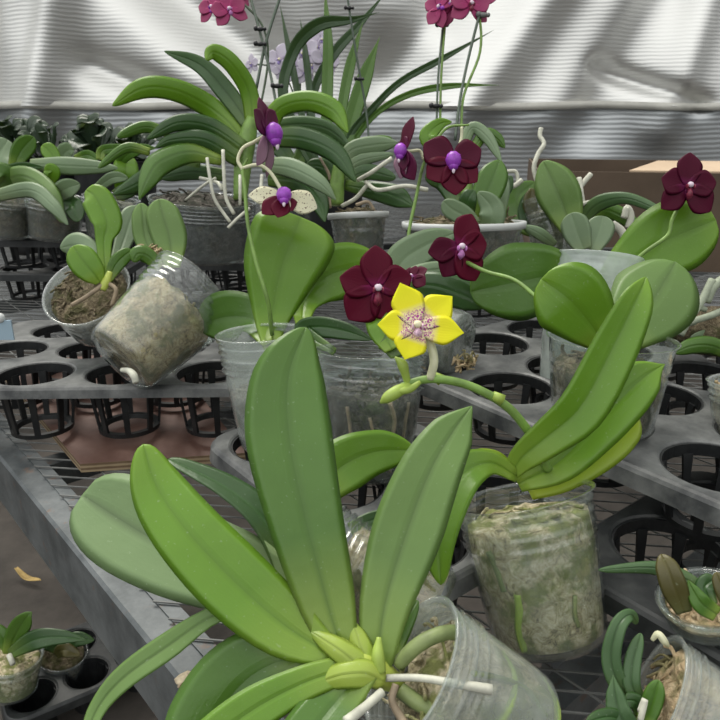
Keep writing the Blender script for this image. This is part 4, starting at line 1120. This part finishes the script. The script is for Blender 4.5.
d = .95
o = orchid('orchid with greyish leaves in the wide white-rimmed pot at the back', P(462, 268, .97))
pot(o, (463, 222, d), (462, 266, d * 1.015), .080, .066, 'grey_plastic', 'moss_brown', fill=.93, seed=181, ribs=0, rimmat='white_plastic', fibres=70, dome=.012)
for m, pts, kw in (
    ('leaf_grey', [(474, 226, .89, 8), (464, 216, .885, 10), (452, 209, .885, 10), (443, 201, .885, 7)], dict(fold=.12)),
    ('leaf_grey', [(484, 232, .90, 8), (492, 218, .885, 13), (490, 205, .885, 11), (478, 192, .885, 5)], dict(fold=.12)),
    ('leaf_mid', [(476, 222, .93, 8), (484, 200, .925, 14), (493, 178, .925, 15), (500, 160, .93, 8)], dict(fold=.12)),
    ('leaf_dark', [(466, 215, .92, 8), (468, 200, .91, 9), (474, 190, .91, 5)], dict(fold=.12)),
    ('leaf_bright', [(452, 160, d, 6), (438, 148, .96, 8), (428, 136, .96, 9), (440, 124, .97, 6), (452, 122, .97, 3)], dict(fold=.15)),
    ('leaf_grey', [(462, 150, d, 5), (472, 128, d, 6), (488, 138, .94, 6), (502, 163, .93, 2)], dict(fold=-.2)),
    ('leaf_mid', [(470, 155, d, 4), (484, 135, d, 6), (496, 138, d, 6), (505, 148, d, 3)], dict(fold=-.2)),
    ('leaf_dark', [(458, 205, .96, 8), (445, 180, .97, 12), (425, 175, .97, 9)], dict(fold=-.15)),
    ('leaf_deep', [(470, 210, .97, 8), (500, 190, .98, 10), (512, 176, .98, 6)], dict(fold=-.15)),
    ('leaf_grey', [(500, 215, .96, 5), (501, 190, .96, 9), (500, 172, .97, 6)], dict(fold=.1))):
    leaf(o, m, pts, **kw)
tubepart(o, 'stem_green', [(470, 226, .94), (468, 200, .945), (465, 170, .95), (462, 150, .95)], [.008, .009, .008, .005], 'stem', 10)
wire(o, [(455, 140, .96), (460, 100, .97), (468, 60, .98), (480, 12, .98)], [(483, 15, .98)], .002, clipmat='mesh_wire')
st = tubepart(o, 'stem_green', [(461, 130, .965), (464, 95, .975), (480, 52, .985), (479, 15, .985), (470, 5, .985)], .0019, 'flower_stem')
flower(o, (452, 4, 1.0), 24, pinkset, 'petal_pink', yaw=-15, roll=30, lip='lip_purple', label='pink flower at the top centre')
flower(o, (470, 5, .98), 24, pinkset, 'petal_pink', yaw=15, roll=0, lip='lip_red')
flower(o, (440, 8, 1.0), 20, pinkset, 'petal_pink', yaw=-30, roll=60, lip='lip_purple')
flower(o, (478, -8, .99), 22, pinkset, 'petal_pink', yaw=10, roll=180, lip='lip_purple')
wire(o, [(436, 150, 1.0), (438, 80, 1.01), (443, 24, 1.02), (444, 5, 1.02)], [(442, 25, 1.02), (436, 106, 1.0)], .0016)
wire(o, [(440, 150, 1.0), (441, 80, 1.01), (445, 24, 1.02), (446, 5, 1.02)], [], .0018, mat='stem_green')

# ------------------------------------------------------------------ pale orchid at the back right
d = 1.08
o = orchid('pale-leaved orchid with a heart-shaped pair of leaves in front of the cardboard box', P(553, 252, d))
pot(o, (546, 197, d), (557, 272, d * 1.01), .036, .030, 'clear_plastic', 'moss_grey', fill=.8, seed=191, ribs=10)
for m, pts, kw in (
    ('leaf_sage', [(570, 232, 1.03, 8), (565, 210, 1.03, 18), (556, 188, 1.03, 21), (543, 161, 1.04, 11)], dict(fold=.12, s0=.7)),
    ('leaf_grey', [(584, 250, 1.0, 8), (577, 232, 1.0, 14), (571, 213, 1.0, 12)], dict(fold=.2, s0=.7)),
    ('leaf_grey', [(592, 250, 1.0, 8), (599, 232, 1.0, 14), (603, 216, 1.0, 12)], dict(fold=.2, s0=.7)),
    ('leaf_deep', [(578, 225, 1.05, 5), (596, 205, 1.03, 8), (622, 198, 1.0, 6), (645, 204, .98, 5), (668, 216, .96, 3)], dict(fold=-.2)),
    ('leaf_mid', [(585, 222, 1.06, 5), (605, 210, 1.05, 8), (628, 220, 1.04, 7), (640, 232, 1.03, 3)], dict(fold=-.2)),
    ('leaf_mid', [(545, 235, 1.1, 6), (522, 220, 1.12, 12), (518, 198, 1.13, 12), (535, 182, 1.14, 6)], dict(fold=.15)),
    ('leaf_dark', [(540, 240, 1.08, 6), (528, 215, 1.1, 10), (532, 190, 1.1, 7)], dict(fold=.15)),
    ('leaf_grey', [(555, 245, 1.04, 4), (540, 234, 1.02, 6), (524, 226, 1.02, 3)], dict(fold=-.15)),
    ('leaf_bronze', [(538, 222, 1.08, 4), (530, 206, 1.08, 7), (532, 188, 1.08, 4)], dict(fold=.2))):
    leaf(o, m, pts, **kw)
for q, r in (([(541, 128, 1.06), (540, 136, 1.06), (544, 144, 1.055), (538, 154, 1.05), (534, 168, 1.05), (537, 182, 1.05)], .0035), ([(579, 178, 1.05), (581, 192, 1.045), (583, 204, 1.045)], .004), ([(591, 174, 1.05), (584, 182, 1.05), (578, 190, 1.05)], .004),
             ([(582, 204, 1.04), (592, 202, 1.04), (602, 208, 1.04)], .003), ([(624, 218, 1.03), (627, 208, 1.03), (631, 216, 1.03), (628, 228, 1.03)], .005), ([(612, 224, 1.02), (622, 232, 1.02), (626, 246, 1.02)], .006), ([(500, 190, 1.1), (514, 186, 1.1), (522, 180, 1.1)], .004), ([(504, 172, 1.12), (516, 172, 1.12), (518, 186, 1.12)], .003)):
    tubepart(o, 'root_white', q, r, 'root')

# ------------------------------------------------------------------ strap leaved plant and lavender blooms behind
d = 1.47
o = orchid('tall strap-leaved plant rising behind the arching orchid', P(335, 190, d), name='strap_leaved_plant', cat='plant')
q0 = P(335, 172, d)
pot(o, (335, 172, d), Vector((q0.x, q0.y + .01, .004)), .06, .05, 'tray_black', 'moss_brown', fill=.9, seed=201, ribs=0)
for m, pts in (
    ('strap_dark', [(312, 170, d, 4), (299, 100, d, 4), (291, 60, d, 4), (280, 5, d, 2)]), ('strap_dark', [(316, 170, d, 4), (310, 95, d, 4), (305, 50, d, 4), (300, 18, d, 2)]),
    ('strap_green', [(326, 170, d, 6), (327, 102, d, 7), (328, 44, d, 6), (325, -10, d, 4)]), ('strap_dark', [(318, 175, d, 5), (284, 105, d * .98, 6), (293, 52, d * .97, 7), (318, 25, d * .95, 8), (351, 20, d * .94, 7), (380, 12, d * .93, 2)]),
    ('strap_dark', [(308, 170, d, 4), (313, 95, d * 1.01, 5), (333, 55, d * 1.02, 6), (360, 24, d * 1.03, 5), (386, -8, d * 1.03, 3)]), ('strap_green', [(340, 170, d, 5), (342, 111, d, 6), (351, 62, d, 6), (363, 22, d, 3)]),
    ('strap_green', [(345, 170, d, 6), (350, 128, d, 9), (364, 80, d, 9), (380, 36, d, 3)]), ('strap_dark', [(342, 175, d, 4), (350, 136, d, 4), (371, 110, d * .98, 4), (400, 82, d * .96, 4), (440, 60, d * .94, 4), (494, 30, d * .92, 2)]),
    ('strap_green', [(343, 178, d, 4), (355, 140, d, 3.5), (378, 112, d * .98, 3.5), (410, 94, d * .96, 4), (450, 86, d * .94, 4), (500, 85, d * .92, 2)]), ('strap_dark', [(320, 178, d, 4), (298, 130, d, 5), (284, 100, d, 4)])):
    leaf(o, m, [(x, y, z, w * .85) for x, y, z, w in pts], fold=.35, s0=.7, tipp=1.3)
wire(o, [(371, 165, 1.4), (366, 110, 1.4), (356, 53, 1.38), (346, -12, 1.36)], [(349, 8, 1.36), (359, 79, 1.38)], .0023)
d = 1.66
o = orchid('orchid with pale lavender flowers behind the strap leaves', P(300, 190, d))
q0 = P(296, 165, d)
pot(o, (296, 165, d), Vector((q0.x, q0.y + .01, .004)), .05, .042, 'grey_plastic', 'bark_dark', fill=.9, seed=211, ribs=0)
leaf(o, 'leaf_dark', [(296, 165, d, 6), (312, 140, d, 9), (335, 128, d, 5)]); leaf(o, 'leaf_dark', [(294, 165, d, 6), (276, 145, d, 9), (255, 140, d, 5)])
tubepart(o, 'stem_dark', [(296, 165, d), (300, 110, d), (302, 70, d), (318, 42, d)], .002, 'flower_stem')
tubepart(o, 'stem_dark', [(300, 110, d), (285, 75, d), (270, 66, d), (250, 64, d)], .002, 'flower_stem')
for x, y, s, yw in ((316, 48, 19, 10), (325, 60, 17, 30), (304, 54, 18, -20), (294, 68, 17, 0), (280, 60, 16, -10), (304, 72, 12, 20), (252, 64, 10, -40), (322, 40, 10, 0), (281, 70, 10, 20), (312, 66, 11, 0)):
    flower(o, (x, y, d * .99), s, PHAL, 'petal_lavender', yaw=yw, pitch=-10, roll=(x * 37) % 50 - 25, lip='lip_lavender', col='column_cream')

# ------------------------------------------------------------------ dark bushes far at the back left
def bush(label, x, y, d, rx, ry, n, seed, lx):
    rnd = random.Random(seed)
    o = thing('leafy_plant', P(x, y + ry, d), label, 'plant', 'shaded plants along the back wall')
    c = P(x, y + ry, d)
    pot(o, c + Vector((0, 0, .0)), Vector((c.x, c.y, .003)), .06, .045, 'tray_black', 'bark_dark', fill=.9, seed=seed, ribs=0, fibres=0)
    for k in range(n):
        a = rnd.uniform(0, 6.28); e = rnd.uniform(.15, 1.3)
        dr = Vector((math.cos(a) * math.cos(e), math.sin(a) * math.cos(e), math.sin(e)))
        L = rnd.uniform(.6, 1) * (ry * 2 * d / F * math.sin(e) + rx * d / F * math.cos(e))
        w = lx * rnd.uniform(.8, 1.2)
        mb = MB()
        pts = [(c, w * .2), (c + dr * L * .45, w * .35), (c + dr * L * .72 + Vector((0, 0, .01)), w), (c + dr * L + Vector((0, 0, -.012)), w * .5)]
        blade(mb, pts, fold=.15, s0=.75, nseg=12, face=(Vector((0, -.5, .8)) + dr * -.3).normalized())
        mb.build('leaf', ['bush_leaf', 'bush_leaf'], o)
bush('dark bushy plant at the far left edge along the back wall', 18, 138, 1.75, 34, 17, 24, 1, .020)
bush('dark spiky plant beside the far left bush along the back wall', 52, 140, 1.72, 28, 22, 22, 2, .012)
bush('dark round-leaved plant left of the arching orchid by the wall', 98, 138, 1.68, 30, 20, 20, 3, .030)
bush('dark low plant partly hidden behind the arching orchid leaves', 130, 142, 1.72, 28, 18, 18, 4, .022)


# ------------------------------------------------------------------ floor level plants
o = orchid('small green orchid in a mossy pot standing in the floor tray', P(10, 690, 1.08))
pot(o, (12, 656, 1.06), (12, 690, 1.075), .042, .036, 'clear_plastic', 'moss_green', fill=.95, seed=221, ribs=2)
for m, pts in (('leaf_mid', [(8, 654, 1.06, 5), (16, 634, 1.05, 10), (26, 618, 1.04, 9), (32, 612, 1.04, 4)]), ('leaf_dark', [(10, 654, 1.05, 5), (35, 640, 1.04, 10), (62, 637, 1.04, 7), (86, 640, 1.04, 3)]), ('leaf_mid', [(8, 652, 1.06, 4), (2, 636, 1.06, 7), (-10, 626, 1.06, 6)])):
    leaf(o, m, pts, s0=.7)
tubepart(o, 'root_white', [(9, 655, 1.02), (13, 664, 1.01)], .004, 'root')
o = orchid('flopped orchid among dead leaves in the rear hole of the floor tray', P(65, 660, 1.15))
pot(o, (62, 652, 1.14), (62, 676, 1.16), .038, .033, 'grey_plastic', 'moss_brown', fill=.95, seed=231, ribs=0, fibres=50, dome=.015)
for m, pts in (('leaf_dark', [(60, 652, 1.13, 5), (74, 640, 1.12, 8), (94, 640, 1.12, 4)]), ('leaf_bronze', [(56, 655, 1.12, 4), (64, 650, 1.1, 7), (80, 655, 1.1, 4)]), ('leaf_dark', [(60, 650, 1.13, 5), (48, 642, 1.12, 8), (34, 645, 1.12, 4)])):
    leaf(o, m, pts, s0=.7)

# ------------------------------------------------------------------ light and camera
w = bpy.data.worlds.new('World'); bpy.context.scene.world = w; w.use_nodes = True
nt = w.node_tree; nt.nodes.clear()
out = nt.nodes.new('ShaderNodeOutputWorld'); bg = nt.nodes.new('ShaderNodeBackground')
tc = nt.nodes.new('ShaderNodeTexCoord'); s = nt.nodes.new('ShaderNodeSeparateXYZ'); lk(nt, tc.outputs['Generated'], s.inputs[0])
c = ramp(nt, mth(nt, 'ADD', mth(nt, 'MULTIPLY', s.outputs[2], .5), .5), [(0, (.05, .05, .047)), (.47, (.10, .105, .105)), (.55, (.26, .275, .28)), (.68, (.85, .86, .85)), (.85, (1.2, 1.2, 1.17)), (1, (1.25, 1.25, 1.22))])
side = mth(nt, 'SUBTRACT', mth(nt, 'SUBTRACT', 1.0, mth(nt, 'MULTIPLY', s.outputs[0], .4)), mth(nt, 'MULTIPLY', s.outputs[1], .35))
c = mixc(nt, 1.0, c, side, 'MULTIPLY')
lk(nt, c, bg.inputs[0]); bg.inputs[1].default_value = 1.05; lk(nt, bg.outputs[0], out.inputs[0])
sun = bpy.data.lights.new('Sun', 'SUN'); sun.energy = 2.3; sun.angle = math.radians(28); sun.color = (1, .955, .87)
so = bpy.data.objects.new('Sun', sun); C.objects.link(so); so.rotation_euler = (math.radians(-28), math.radians(-18), 0)
cam = bpy.data.cameras.new('Camera'); cam.sensor_width = 36; cam.lens = F / 720 * 36; cam.clip_start = .01
cam.dof.use_dof = True; cam.dof.focus_distance = .54; cam.dof.aperture_fstop = 30
co = bpy.data.objects.new('Camera', cam); C.objects.link(co)
co.location = CAM; co.rotation_euler = (math.radians(90) - PIT, 0, 0)
sc = bpy.context.scene; sc.camera = co
sc.view_settings.view_transform = 'Standard'; sc.view_settings.look = 'None'; sc.view_settings.gamma = 1; sc.view_settings.exposure = 0.0
sc.view_settings.use_curve_mapping = False
try:
    sc.cycles.transparent_max_bounces = 32; sc.cycles.max_bounces = 10
except Exception: pass
